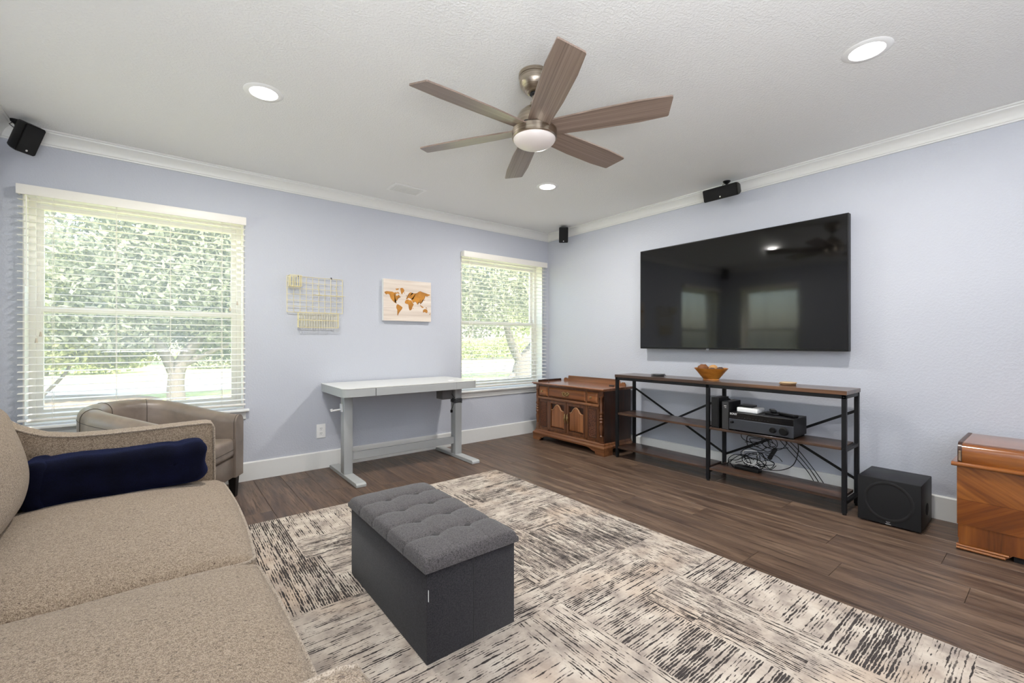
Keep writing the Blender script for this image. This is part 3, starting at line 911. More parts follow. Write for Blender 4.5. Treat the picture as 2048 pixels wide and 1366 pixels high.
# face frame rails and stiles
m = MB()
fx0, fx1 = BX0, BX0 + 0.02
m.box(fx0, fx1, BY0 + 0.06, BY1 - 0.04, 0.606, 0.622)
m.box(fx0, fx1, BY0 + 0.06, BY1 - 0.04, 0.115, 0.135)
m.box(fx0, fx1, BY0 + 0.055, BY0 + 0.072, 0.115, 0.622); m.box(fx0, fx1, BY1 - 0.055, BY1 - 0.030, 0.115, 0.622)
for yy in (-1.050, -0.495): m.box(fx0, fx1, yy - 0.009, yy + 0.009, 0.115, 0.606)
m.build('face_frame', M_cab, cb)
m = MB(); m.prism([(fx0, 0.462), (fx0 - 0.010, 0.466), (fx0 - 0.010, 0.478), (fx0 - 0.003, 0.486), (fx0 - 0.003, 0.492), (fx0 + 0.01, 0.496), (fx0 + 0.01, 0.462)], 'y', BY0 + 0.055, BY1 - 0.030); m.build('middle_moulding', M_cabh, cb)
def raised(nm, y0, y1, z0, z1, mat, dep=0.012, inset=0.014, base=BX0):
    m = MB()
    a, b_, c, d = y0 + 0.003, y1 - 0.003, z0 + 0.003, z1 - 0.003
    r0 = [(base + 0.010, a, c), (base + 0.010, b_, c), (base + 0.010, b_, d), (base + 0.010, a, d)]
    r1 = [(base - 0.001, a, c), (base - 0.001, b_, c), (base - 0.001, b_, d), (base - 0.001, a, d)]
    r2 = [(base - dep, a + inset, c + inset), (base - dep, b_ - inset, c + inset), (base - dep, b_ - inset, d - inset), (base - dep, a + inset, d - inset)]
    m.rings([r0, r1, r2]); bmesh.ops.recalc_face_normals(m.bm, faces=m.bm.faces)
    return m.build(nm, mat, cb)
def brass_knob(par, y, z):
    m = MB(); m.lathe([(0.0, 0), (0.006, 0), (0.005, 0.008), (0.011, 0.014), (0.011, 0.019), (0.0, 0.023)], (BX0 - 0.012, y, z), 16, Matrix.Rotation(R(-90), 4, 'Y')); m.build('knob', M_brass, par, smooth=40)
for y0, y1 in ((-0.486, -0.346), (-1.199, -1.059)):
    d = raised('drawer', y0, y1, 0.498, 0.606, M_cabfront)
    brass_knob(d, (y0 + y1) / 2, 0.553)
d = raised('drawer', -1.041, -0.504, 0.498, 0.606, M_cabfront)
m = MB()
yc = -0.772
m.lathe([(0, 0), (0.016, 0), (0.014, 0.004), (0, 0.006)], (BX0 - 0.012, yc, 0.553), 16, Matrix.Rotation(R(-90), 4, 'Y'))
for s in (-1, 1):
    m.lathe([(0, 0), (0.010, 0), (0.008, 0.004), (0, 0.005)], (BX0 - 0.012, yc + s * 0.040, 0.556), 12, Matrix.Rotation(R(-90), 4, 'Y'))
    m.tube([(BX0 - 0.015, yc + s * 0.01, 0.562), (BX0 - 0.017, yc + s * 0.028, 0.572), (BX0 - 0.015, yc + s * 0.042, 0.566), (BX0 - 0.016, yc + s * 0.055, 0.556)], 0.004, 6)
    m.tube([(BX0 - 0.015, yc + s * 0.012, 0.545), (BX0 - 0.017, yc + s * 0.03, 0.536), (BX0 - 0.015, yc + s * 0.046, 0.545)], 0.004, 6)
m.tube([(BX0 - 0.018, yc - 0.038, 0.553), (BX0 - 0.030, yc - 0.030, 0.536), (BX0 - 0.032, yc, 0.530), (BX0 - 0.030, yc + 0.030, 0.536), (BX0 - 0.018, yc + 0.038, 0.553)], 0.0035, 8)
m.build('drawer_pull', M_brass, d, smooth=50)
for n_, (y0, y1) in enumerate(((-0.768, -0.504), (-1.041, -0.776))):
    m = MB()
    s = 0.030
    m.box(BX0 - 0.003, BX0 + 0.012, y0 + 0.001, y0 + s, 0.137, 0.460); m.box(BX0 - 0.003, BX0 + 0.012, y1 - s, y1 - 0.001, 0.137, 0.460)
    m.box(BX0 - 0.003, BX0 + 0.012, y0 + s, y1 - s, 0.137, 0.137 + s); m.box(BX0 - 0.003, BX0 + 0.012, y0 + s, y1 - s, 0.460 - s, 0.460)
    door = m.build('door', M_cab, cb)
    # raised panel with arched head
    def arch(inset):
        a, c = y0 + s + 0.008 + inset, y1 - s - 0.008 - inset
        zb, zt_ = 0.137 + s + 0.008 + inset, 0.425 - inset
        w = c - a
        P = [(a, zb), (c, zb), (c, zt_ - 0.062), (c - w * 0.12, zt_ - 0.060), (c - w * 0.22, zt_ - 0.045), (c - w * 0.32, zt_ - 0.018), (c - w * 0.42, zt_ - 0.003), (c - w * 0.5, zt_), (a + w * 0.42, zt_ - 0.003), (a + w * 0.32, zt_ - 0.018), (a + w * 0.22, zt_ - 0.045), (a + w * 0.12, zt_ - 0.060), (a, zt_ - 0.062)]
        return P
    m = MB(); A, B2 = arch(0.0), arch(0.012)
    m.rings([[(BX0 + 0.008, y, z) for y, z in A], [(BX0 + 0.004, y, z) for y, z in A], [(BX0 - 0.004, y, z) for y, z in B2]])
    bmesh.ops.recalc_face_normals(m.bm, faces=m.bm.faces)
    m.build('raised_panel', M_cabpanel, door)
    m = MB(); m.tube([(BX0 - 0.004, y, z + 0.002) for y, z in arch(0.004)[2:]], 0.0028, 6); m.build('arch_bead', plain('worn_gilt_edge', rgb(186, 140, 98), 0.4), door)
    yh = (y1 - 0.014) if n_ == 1 else (y0 + 0.014)
    m = MB()
    m.tube([(BX0 - 0.006, yh, 0.345), (BX0 - 0.008, yh + 0.005, 0.325), (BX0 - 0.008, yh - 0.004, 0.305), (BX0 - 0.008, yh + 0.005, 0.285), (BX0 - 0.008, yh - 0.004, 0.262), (BX0 - 0.006, yh, 0.240)], [0.003, 0.006, 0.008, 0.009, 0.006, 0.003], 8)
    m.tube([(BX0 - 0.010, yh, 0.318), (BX0 - 0.022, yh, 0.305), (BX0 - 0.022, yh, 0.280), (BX0 - 0.010, yh, 0.268)], 0.003, 6)
    m.build('door_pull', M_brass, door, smooth=50)
for y0, y1 in ((-0.486, -0.346), (-1.199, -1.059)):
    m = MB(); m.box(BX0 + 0.001, BX0 + 0.010, y0 + 0.002, y1 - 0.002, 0.137, 0.460); gp = m.build('grille_panel', M_cab, cb)
    m = MB(); m.box(BX0 + 0.0, BX0 + 0.004, y0 + 0.026, y1 - 0.022, 0.165, 0.432); m.build('fretwork', M_carved, gp)
    m = MB(); ring_r = [(y0 + 0.020, 0.160), (y1 - 0.018, 0.160), (y1 - 0.018, 0.438), (y0 + 0.020, 0.438), (y0 + 0.020, 0.160)]
    m.tube([(BX0 + 0.001, y, z) for y, z in ring_r], 0.004, 6); m.build('bead', M_cabdark, gp)
for yc in (-1.243, -0.318):
    m = MB()
    m.box(BX0 - 0.004, BX0 + 0.02, yc - 0.026, yc + 0.026, 0.115, 0.135); m.box(BX0 - 0.004, BX0 + 0.02, yc - 0.020, yc + 0.020, 0.135, 0.180); m.box(BX0 - 0.004, BX0 + 0.02, yc - 0.020, yc + 0.020, 0.575, 0.622)
    m.lathe([(0.010, 0.18), (0.017, 0.186), (0.010, 0.194), (0.015, 0.235), (0.019, 0.275), (0.012, 0.305), (0.018, 0.315), (0.018, 0.330), (0.011, 0.337), (0.019, 0.352), (0.011, 0.367), (0.016, 0.377), (0.016, 0.385), (0.011, 0.392), (0.019, 0.412), (0.012, 0.435), (0.015, 0.50), (0.011, 0.555), (0.017, 0.562), (0.017, 0.572), (0.010, 0.576)], (BX0 - 0.002, yc, 0), 16)
    m.build('spindle', M_cab, cb, smooth=45)
prof = [(0.0, 0.060), (-0.024, 0.060), (-0.028, 0.068), (-0.028, 0.080), (-0.020, 0.090), (-0.012, 0.094), (-0.010, 0.106), (-0.002, 0.114), (0.0, 0.118)]
m = MB()
R0 = []
for dd, z in prof:
    R0.append([(BX0 + dd, BY0 + dd, z), (BX0 + dd, BY1 - dd, z), (BX1, BY1 - dd, z), (BX1, BY0 + dd, z)])
m.rings(R0); bmesh.ops.recalc_face_normals(m.bm, faces=m.bm.faces)
m.build('base_moulding', M_cabh, cb, smooth=35)
def bracket(y0, y1):
    s = 1 if y1 > y0 else -1
    L = abs(y1 - y0)
    P = [(y0, 0.0), (y0 + s * L * 0.45, 0.0), (y0 + s * L * 0.52, 0.014), (y0 + s * L * 0.50, 0.030), (y0 + s * L * 0.64, 0.034), (y0 + s * L * 0.80, 0.050), (y1, 0.060), (y0, 0.060)]
    m = MB(); m.prism(P, 'x', BX0 - 0.024, BX0 - 0.002); bmesh.ops.recalc_face_normals(m.bm, faces=m.bm.faces)
    yb = sorted((y0, y0 + s * 0.022))
    m.box(BX0 - 0.002, BX0 + 0.11, yb[0], yb[1], 0.0, 0.060)
    m.build('bracket_foot', M_cabh, cb)
bracket(BY0 - 0.024, BY0 + 0.20); bracket(BY1 + 0.024, BY1 - 0.20)
for yy in (BY0 - 0.02, BY1 - 0.02):
    m = MB(); m.box(BX1 - 0.11, BX1, yy, yy + 0.035, 0.0, 0.060); m.build('rear_foot', M_cabdark, cb)

# ------------------------------------------------------------------ console rack
rk = thing('console_rack', 'long industrial three-tier rack, black steel with brown boards', 'shelf', (-0.25, -2.27, 0))
RX0, RX1, RY0, RY1 = -0.400, -0.108, -3.180, -1.362
for y0, y1 in ((RY0, RY0 + 0.026), (-2.284, -2.258), (RY1 - 0.026, RY1)):
    for x0, x1 in ((RX0, RX0 + 0.026), (RX1 - 0.026, RX1)):
        m = MB(); m.bevbox(x0, x1, y0, y1, 0.012, 0.765, 0.002); lg = m.build('leg', M_metalblk, rk)
        m = MB(); m.cyl(((x0 + x1) / 2, (y0 + y1) / 2, 0.0), ((x0 + x1) / 2, (y0 + y1) / 2, 0.012), 0.012, seg=14); m.build('levelling_foot', M_legblk, lg)
        for z in (0.085, 0.42, 0.75):
            m = MB(); m.lathe([(0, 0), (0.005, 0), (0.004, 0.002), (0, 0.003)], (x0 - 0.0002, (y0 + y1) / 2, z), 8, Matrix.Rotation(R(-90), 4, 'Y'))
            m.build('bolt', M_black, lg)
m = MB()
for x0 in (RX0, RX1 - 0.026):
    m.box(x0, x0 + 0.022, RY0, RY1, 0.7401, 0.7649)
m.build('top_rail', M_metalblk, rk)
m = MB()
for yy in (RY0 + 0.002, -2.282, RY1 - 0.024):
    for z in (0.067, 0.402, 0.741):
        m.box(RX0 + 0.026, RX1 - 0.026, yy, yy + 0.022, z, z + 0.020)
m.build('end_rail', M_metalblk, rk)
m = MB(); m.bevbox(RX0 - 0.004, RX1 + 0.004, RY0 - 0.004, RY1 + 0.004, 0.765, 0.791, 0.0015); m.build('top_board', M_rack, rk)
for z in (0.410, 0.088):
    for y0, y1 in ((-3.152, -2.286), (-2.256, -1.390)):
        m = MB(); m.bevbox(RX0 + 0.004, RX1 - 0.028, y0, y1, z, z + 0.018, 0.001); m.build('shelf_board', M_rack, rk)
xb = RX1 + 0.002
for (ya, za), (yb_, zb) in (((-1.375, 0.640), (-2.270, 0.165)), ((-1.375, 0.165), (-2.270, 0.640)), ((-2.270, 0.165), (-3.168, 0.640)), ((-2.270, 0.640), (-3.168, 0.165))):
    off = 0.004 if za > zb else 0.0
    m = MB(); m.bevbar((xb + off, ya, za), (xb + off, yb_, zb), 0.003, 0.020, up=(1, 0, 0)) if False else m.bevbar((xb + off, ya, za), (xb + off, yb_, zb), 0.0035, 0.018)
    m.build('cross_brace', M_metalblk, rk)

# --- things on the rack top
bowl = thing('wooden_bowl', 'turned wooden bowl of dried pods in the middle of the rack top', 'bowl', (-0.25, -2.225, 0.791))
m = MB()
m.lathe([(0.0, 0.0005), (0.062, 0.0005), (0.060, 0.008), (0.078, 0.030), (0.106, 0.066), (0.128, 0.092), (0.130, 0.096), (0.124, 0.095), (0.100, 0.064), (0.070, 0.028), (0.050, 0.016), (0.0, 0.014)], seg=48)
m.build('bowl_body', M_bowl, bowl, local=True, smooth=40)
M_pod = plain('brown_dried_pod', rgb(120, 74, 38), 0.8, bump=1.0, bscale=160)
M_pod2 = plain('tan_dried_pod', rgb(188, 142, 88), 0.8, bump=0.8, bscale=120)
M_pod3 = plain('grey_brown_pod', rgb(84, 62, 50), 0.8, bump=1.0, bscale=180)
random.seed(5)
def pod(x, y, z, r, mat, label, spiky):
    m = MB()
    s = bmesh.new(); bmesh.ops.create_icosphere(s, subdivisions=3, radius=r)
    for v in s.verts:
        d = v.co.normalized()
        k = 1 + (0.16 if spiky else 0.06) * mnoise.noise(d * 6 + Vector((x * 50, y * 50, 0))) + (0.10 * abs(sin(9 * math.atan2(d.y, d.x)) * sin(9 * d.z)) if spiky else 0)
        v.co = d * r * k
        v.co.z *= 0.85
    m.merge(s)
    o = m.build('dried_pod', mat, smooth=60)
    o.location = (x, y, z)
    tag(o, label, 'dried pod', 'dried pods in the wooden bowl')
for a in ((-0.265, -2.165, 0.880, 0.042, M_pod, 'large brown spiky pod at the left of the wooden bowl', True),
          (-0.235, -2.235, 0.884, 0.036, M_pod2, 'pale tan smooth pod in the middle of the bowl', False),
          (-0.275, -2.245, 0.868, 0.028, M_pod3, 'small dark pod at the front middle of the bowl', True),
          (-0.245, -2.298, 0.876, 0.026, M_pod3, 'small dark pod at the right rim of the bowl', True),
          (-0.310, -2.190, 0.862, 0.026, M_pod, 'small brown pod at the front left of the bowl', True),
          (-0.195, -2.190, 0.872, 0.030, M_pod2, 'tan pod behind the brown spiky one in the bowl', False)):
    pod(*a)
def coaster(x, y, z, r, rz, mat, label, square):
    m = MB()
    if square: m.bevbox(-r, r, -r, r, 0, 0.006, 0.001)
    else: m.lathe([(0, 0), (r - 0.002, 0), (r, 0.003), (r - 0.002, 0.006), (0, 0.006)], seg=32)
    o = m.build('coaster', mat, smooth=30)
    o.location = (x, y, z); o.rotation_euler = (0, 0, rz)
    tag(o, label, 'coaster', 'coasters on the rack top')
M_slate = plain('black_slate', rgb(44, 44, 46), 0.5, bump=0.4)
M_bark = plain('birch_slice', rgb(176, 140, 100), 0.6, bump=0.4)
coaster(-0.25, -1.725, 0.7915, 0.046, 0.3, M_slate, 'dark square coaster at the bottom of the left pile', True)
coaster(-0.245, -1.735, 0.7980, 0.046, 0.9, M_slate, 'dark square coaster in the middle of the left pile', True)
coaster(-0.25, -1.728, 0.8045, 0.046, 0.1, plain('grey_slate', rgb(90, 90, 92), 0.4), 'greyer square coaster on top of the left pile', True)
coaster(-0.25, -2.795, 0.7915, 0.050, 0, plain('dark_wood_slice', rgb(96, 64, 40), 0.6), 'dark round wooden coaster at the bottom of the right pile', False)
coaster(-0.245, -2.790, 0.7990, 0.055, 0, M_bark, 'round wooden coaster in the middle of the right pile', False)
coaster(-0.252, -2.798, 0.8065, 0.054, 0, plain('pale_wood_slice', rgb(206, 178, 140), 0.6), 'pale round wooden coaster on top of the right pile', False)

# --- receiver and boxes on the middle shelf
SZ = 0.428
rc = thing('av_receiver', 'wide black audio receiver with two round knobs on the rack', 'receiver', (-0.24, -2.665, SZ))
RF = -0.405
m = MB(); m.bevbox(RF + 0.008, -0.155, -2.882, -2.447, SZ + 0.012, SZ + 0.140, 0.003); m.build('case', M_black, rc)
m = MB(); m.bevbox(RF, RF + 0.008, -2.884, -2.445, SZ + 0.012, SZ + 0.092, 0.002)
m.build('front_panel', plain('brushed_black_panel', rgb(74, 77, 84), 0.3, 0.6), rc)
m = MB(); m.bevbox(RF + 0.001, RF + 0.008, -2.884, -2.445, SZ + 0.094, SZ + 0.141, 0.002); m.build('display_strip', plain('gloss_black_strip', rgb(14, 14, 16), 0.15), rc)
def knob(y, z, r, nm='volume_knob'):
    m = MB(); m.lathe([(0, 0), (r, 0), (r, 0.004), (r * 0.88, 0.006), (r * 0.85, 0.022), (r * 0.75, 0.025), (0, 0.025)], (RF, y, z), 28, Matrix.Rotation(R(-90), 4, 'Y')); m.build(nm, M_black, rc, smooth=40)
knob(-2.825, SZ + 0.052, 0.030); knob(-2.755, SZ + 0.050, 0.022, 'selector_knob'); knob(-2.472, SZ + 0.068, 0.010, 'tone_knob')
for q in range(12):
    m = MB(); yy = -2.50 - q * 0.020; m.bevbox(RF - 0.0015, RF + 0.001, yy - 0.005, yy + 0.005, SZ + 0.104, SZ + 0.109, 0.0005, 1); m.build('button', M_metalblk, rc)
for yy in (-2.86, -2.47):
    for xx in (RF + 0.03, -0.18):
        m = MB(); m.cyl((xx, yy, SZ), (xx, yy, SZ + 0.013), 0.016, seg=16); m.build('foot', M_black, rc)
tcv = bpy.data.curves.new('brand_lettering', 'FONT')
tcv.body = 'SONY'; tcv.size = 0.020; tcv.extrude = 0.0004
tcv.materials.append(M_white)
def lettering(curve, parent):
    tmp = bpy.data.objects.new('lettering_source', curve)
    me = bpy.data.meshes.new_from_object(tmp)
    bpy.data.objects.remove(tmp)
    o = bpy.data.objects.new('lettering', me)
    COL.objects.link(o); o.parent = parent
    return o
to = lettering(tcv, rc)
to.location = Vector((RF - 0.0006, -2.452, SZ + 0.123)) - Vector(rc.location)
to.rotation_euler = (R(90), 0, R(-90))

t = thing('tower_speaker', 'taller black slab box standing at the left end of the electronics', 'speaker', (-0.30, -2.335, SZ))
m = MB(); m.bevbox(-0.395, -0.235, -2.362, -2.300, SZ, SZ + 0.238, 0.003); m.build('case', M_black, t)
m = MB(); m.bevbox(-0.399, -0.395, -2.356, -2.306, SZ + 0.012, SZ + 0.222, 0.001); m.build('front_grille', M_grille, t)
t = thing('network_box', 'shorter black upright box wedged beside the receiver', 'set-top box', (-0.30, -2.41, SZ))
m = MB(); m.bevbox(-0.392, -0.200, -2.440, -2.383, SZ, SZ + 0.215, 0.003); m.build('case', M_black, t)
m = MB(); m.bevbox(-0.396, -0.392, -2.436, -2.387, SZ + 0.004, SZ + 0.210, 0.001); m.build('front_panel', plain('dark_grey_front', rgb(50, 50, 52), 0.3), t)
m = MB(); m.box(-0.3965, -0.396, -2.420, -2.402, SZ + 0.180, SZ + 0.184); m.box(-0.3965, -0.396, -2.420, -2.408, SZ + 0.168, SZ + 0.170); m.build('indicator', M_white, t)
m = MB(); m.bevbox(-0.345, -0.215, -2.625, -2.475, 0.5685, 0.603, 0.006, 3); o = m.build('white_media_box', M_white, smooth=40); tag(o, 'flat white box lying on top of the receiver', 'media box')
m = MB(); m.bevbox(-0.305, -0.215, -2.570, -2.470, 0.6035, 0.617, 0.003); o = m.build('black_media_box', M_black, smooth=40); tag(o, 'small flat black box on top of the white box', 'media box')
m = MB(); m.bevbox(-0.06, 0.06, -0.045, 0.045, 0.0, 0.012, 0.003); o = m.build('dark_media_player', M_black, smooth=40); o.location = (-0.245, -2.690, 0.5685); o.rotation_euler = (0, 0, 0.3); tag(o, 'thin black box on the receiver, under a small remote', 'media player')
def remote(label, loc, rz, L, W2):
    t = thing('remote_control', label, 'remote control', loc, rz, group='remote controls on the receiver')
    m = MB(); m.softbox(-L / 2, L / 2, -W2 / 2, W2 / 2, 0, 0.018, 0.008, 3, 3); m.build('case', M_black, t, local=True, smooth=60)
    m = MB()
    for i in range(5):
        for j in (-1, 0, 1): m.bevbox(-L * 0.36 + i * L * 0.16, -L * 0.36 + i * L * 0.16 + 0.006, j * W2 * 0.24 - 0.003, j * W2 * 0.24 + 0.003, 0.018, 0.0192, 0.0004, 1)
    m.build('buttons', plain('grey_rubber', rgb(130, 130, 130), 0.6), t, local=True)
remote('small grey-buttoned remote lying on the thin black box', (-0.235, -2.690, 0.5810), 0.5, 0.11, 0.04)
remote('longer black remote lying at the right end of the receiver top', (-0.275, -2.800, 0.5685), 1.15, 0.15, 0.048)

# --- cables
random.seed(3)
def cable(name, label, pts, r=0.003, mat=M_black, group='loose cables behind the rack', sub=6):
    P = [Vector(p) for p in pts]
    out = []
    for i in range(len(P) - 1):
        p0, p1, p2, p3 = P[max(i - 1, 0)], P[i], P[i + 1], P[min(i + 2, len(P) - 1)]
        for k in range(sub):
            s = k / sub
            out.append(0.5 * ((2 * p1) + (-p0 + p2) * s + (2 * p0 - 5 * p1 + 4 * p2 - p3) * s * s + (-p0 + 3 * p1 - 3 * p2 + p3) * s ** 3))
    out.append(P[-1])
    m = MB(); m.tube(out, r, 6)
    o = m.build(name, mat, smooth=60)
    return tag(o, label, 'cable', group)
m = MB()
def tangle(m, cy, cz, n, rad, r, xa=-0.16):
    for i in range(n):
        P = []
        ph = random.random() * 6.28
        cy_, cz_ = cy + random.uniform(-0.08, 0.08), cz + random.uniform(-0.05, 0.05)
        L = random.randint(7, 12)
        for k in range(L):
            a = ph + k * 0.75
            rr = rad * random.uniform(0.5, 1.15)
            P.append(Vector((xa + random.uniform(-0.05, 0.03), cy_ + rr * 1.25 * cos(a), cz_ + rr * 0.75 * sin(a))))
        out = []
        for q in range(len(P) - 1):
            p0, p1, p2, p3 = P[max(q - 1, 0)], P[q], P[q + 1], P[min(q + 2, len(P) - 1)]
            for kk in range(6):
                s = kk / 6
                out.append(0.5 * ((2 * p1) + (-p0 + p2) * s + (2 * p0 - 5 * p1 + 4 * p2 - p3) * s * s + (-p0 + 3 * p1 - 3 * p2 + p3) * s ** 3))
        m.tube(out, r, 5)
tangle(m, -2.63, 0.335, 5, 0.085, 0.0028, -0.20)
tangle(m, -2.50, 0.185, 7, 0.085, 0.0028, -0.20)
tangle(m, -2.60, 0.235, 3, 0.085, 0.0026, -0.19)
o = m.build('cable_tangle', M_black, smooth=60)
tag(o, 'tangle of thin black cables hanging under the receiver shelf', 'cables', kind='stuff')
m = MB(); tangle(m, -2.54, 0.165, 2, 0.07, 0.003, -0.22); o = m.build('white_cable_coil', M_white, smooth=60); tag(o, 'loosely coiled white cable among the black tangle', 'cable')
cable('cable', 'black cable curving from the shelf back down in a wide arc', [(-0.18, -2.83, 0.405), (-0.16, -2.83, 0.30), (-0.15, -2.79, 0.19), (-0.16, -2.70, 0.135), (-0.18, -2.58, 0.125)])
cable('cable', 'leftmost of three black cables running down to the baseboard', [(-0.14, -2.66, 0.405), (-0.11, -2.74, 0.30), (-0.07, -2.86, 0.15), (-0.05, -2.92, 0.03)])
cable('cable', 'middle of three black cables running down to the baseboard', [(-0.13, -2.68, 0.405), (-0.09, -2.78, 0.29), (-0.055, -2.89, 0.14), (-0.045, -2.95, 0.03)])
cable('cable', 'rightmost of three black cables running down to the baseboard', [(-0.12, -2.70, 0.405), (-0.08, -2.79, 0.31), (-0.05, -2.90, 0.16), (-0.04, -2.985, 0.03)])
cable('cable', 'black cable trailing left from the tangle along the bottom shelf', [(-0.20, -2.52, 0.20), (-0.20, -2.44, 0.205), (-0.21, -2.38, 0.160), (-0.22, -2.33, 0.115), (-0.24, -2.28, 0.112)])
m = MB(); m.softbox(-0.05, 0.05, -0.018, 0.018, -0.014, 0.014, 0.008, 3, 3); o = m.build('power_adapter', M_black, smooth=60); o.location = (-0.17, -2.66, 0.255); o.rotation_euler = (0.0, R(62), R(115)); tag(o, 'black power adapter block hanging in the cable tangle', 'power adapter')
m = MB(); m.bevbox(-0.10, -0.04, -2.585, -2.42, 0.155, 0.21, 0.004); 
m.bm.free()
m = MB(); m.bevbox(-0.27, -0.20, -2.60, -2.42, 0.1065, 0.135, 0.005); o = m.build('power_strip', M_black, smooth=40); tag(o, 'black power strip lying under the cable heap', 'power strip')

# ------------------------------------------------------------------ subwoofer
sw = thing('subwoofer', 'square black subwoofer on the floor beside the rack', 'speaker', (-0.235, -3.385, 0))
m = MB(); m.bevbox(-0.390, -0.085, -3.532, -3.238, 0.010, 0.277, 0.004); m.build('cabinet', plain('black_vinyl_wrap', rgb(18, 18, 21), 0.5, bump=0.15), sw, smooth=40)
m = MB(); m.bevbox(-0.398, -0.390, -3.532, -3.238, 0.010, 0.276, 0.003); gr = m.build('front_grille', plain('black_grille_cloth', rgb(10, 10, 12), 0.85, bump=0.4, bscale=900), sw, smooth=40)
m = MB()
Mr = Matrix.Rotation(R(-90), 4, 'Y')
m.lathe([(0.118, 0.0), (0.118, 0.0015), (0.110, 0.0035), (0.102, 0.0015), (0.102, 0.0)], (-0.398, -3.385, 0.148), 56, Mr, cap=False); m.build('cone_ring', plain('black_ring', rgb(8, 8, 9), 0.6), gr, smooth=50)
m = MB()
m.lathe([(0.0095, 0), (0.0095, 0.001), (0.0080, 0.001), (0.0080, 0)], (-0.3984, -3.385, 0.030), 24, Mr, cap=False)
for k in range(3):
    a = pi / 2 + k * 2 * pi / 3
    m.bevbar((-0.3990, -3.385 - 0.0075 * cos(a), 0.030 - 0.0075 * sin(a)), (-0.3990, -3.385 + 0.0075 * cos(a), 0.030 + 0.0075 * sin(a)), 0.0012, 0.001, up=(1, 0, 0))
m.build('emblem', plain('silver_emblem', rgb(170, 170, 172), 0.3, 0.6), gr)
tcv2 = bpy.data.curves.new('maker_lettering', 'FONT'); tcv2.body = 'YAMAHA'; tcv2.size = 0.0065; tcv2.align_x = 'CENTER'; tcv2.extrude = 0.0002; tcv2.materials.append(M_white)
to2 = lettering(tcv2, gr)
to2.location = Vector((-0.3986, -3.385, 0.0125)) - Vector(sw.location); to2.rotation_euler = (R(90), 0, R(-90))
m = MB(); m.lathe([(0.0, 0), (0.034, 0), (0.036, 0.002), (0.0, 0.0025)], (-0.235, -3.532, 0.110), 28, Matrix.Rotation(R(90), 4, 'X')); m.build('bass_port', plain('deep_black', rgb(3, 3, 3), 0.9), sw)
for xx in (-0.36, -0.115):
    for yy in (-3.505, -3.265):
        m = MB(); m.cyl((xx, yy, 0), (xx, yy, 0.010), 0.014, seg=16); m.build('foot', M_black, sw)

# ------------------------------------------------------------------ cedar chest
ch = thing('wooden_chest', 'glossy honey-brown veneered blanket chest at the right edge', 'chest', (-0.27, -4.25, 0))
CF, CBK, CY1, CY0 = -0.470, -0.060, -3.684, -4.84
m = MB(); m.box(CF + 0.010, CBK, CY0 + 0.002, CY1 - 0.002, 0.060, 0.445); m.build('carcass', M_chest3, ch)
m = MB(); m.box(CF, CF + 0.010, CY0, CY1, 0.270, 0.445); m.build('upper_panel', M_chest1, ch)
m = MB(); m.box(CF, CF + 0.010, CY0, CY1, 0.136, 0.2690); m.build('lower_panel', M_chest2, ch)
m = MB(); m.box(CF + 0.003, CF + 0.010, CY0 + 0.004, CY1 - 0.006, 0.032, 0.135); m.build('plinth_panel', M_chest3, ch)
m = MB()
prof = [(CF + 0.004, 0.445), (CF - 0.016, 0.445), (CF - 0.022, 0.451), (CF - 0.022, 0.457), (CF - 0.016, 0.463), (CF + 0.004, 0.466), (CBK + 0.002, 0.466), (CBK + 0.002, 0.445)]
m.prism(prof, 'y', CY0 - 0.02, CY1 + 0.02); m.build('lid_moulding', M_chest4, ch, smooth=40)
lp = [(CF + 0.006, 0.466), (CF + 0.002, 0.480), (CF + 0.002, 0.520)] + [(CF + 0.047 - 0.045 * cos(a), 0.520 + 0.045 * sin(a)) for a in [k * pi / 2 / 8 for k in range(9)]] + [(CBK, 0.565), (CBK, 0.466)]
m = MB(); m.prism(lp, 'y', CY0, CY1 - 0.018); lid = m.build('lid', M_chest4, ch, smooth=40)
m = MB(); m.prism([(x - (0.003 if x < -0.2 else 0), z + (0.003 if z > 0.47 else 0)) for x, z in lp], 'y', CY1 - 0.018, CY1 - 0.002); m.build('lid_end_band', M_chestdk, ch, smooth=40)
m = MB(); m.bevbox(CF - 0.003, CF + 0.001, CY1 - 0.016, CY1 - 0.006, 0.472, 0.525, 0.001); m.build('lid_corner_plate', plain('clear_corner_plate', rgb(170, 150, 130), 0.1, 0.7), ch)
for k in range(2):
    m = MB(); zc = 0.024 - k * 0.013
    m.prism([(CF + 0.012, zc + 0.007), (CF - 0.002 - k * 0.003, zc + 0.006), (CF - 0.006 - k * 0.003, zc), (CF - 0.002 - k * 0.003, zc - 0.006), (CF + 0.012, zc - 0.007)], 'y', CY1 - 0.185 + k * 0.012, CY1 + 0.002)
    m.build('base_bead', M_chest4, ch, smooth=50)
m = MB(); m.prism([(CY1, 0.0), (CY1, 0.032), (CY1 - 0.20, 0.032), (CY1 - 0.17, 0.0)], 'x', CF + 0.012, CBK); m.build('base_foot', M_chest3, ch)
m = MB(); m.box(CF + 0.02, CBK, CY0, CY1 - 0.2, 0.0, 0.032); m.build('recessed_base', plain('black_recess', rgb(8, 7, 7), 0.8), ch)

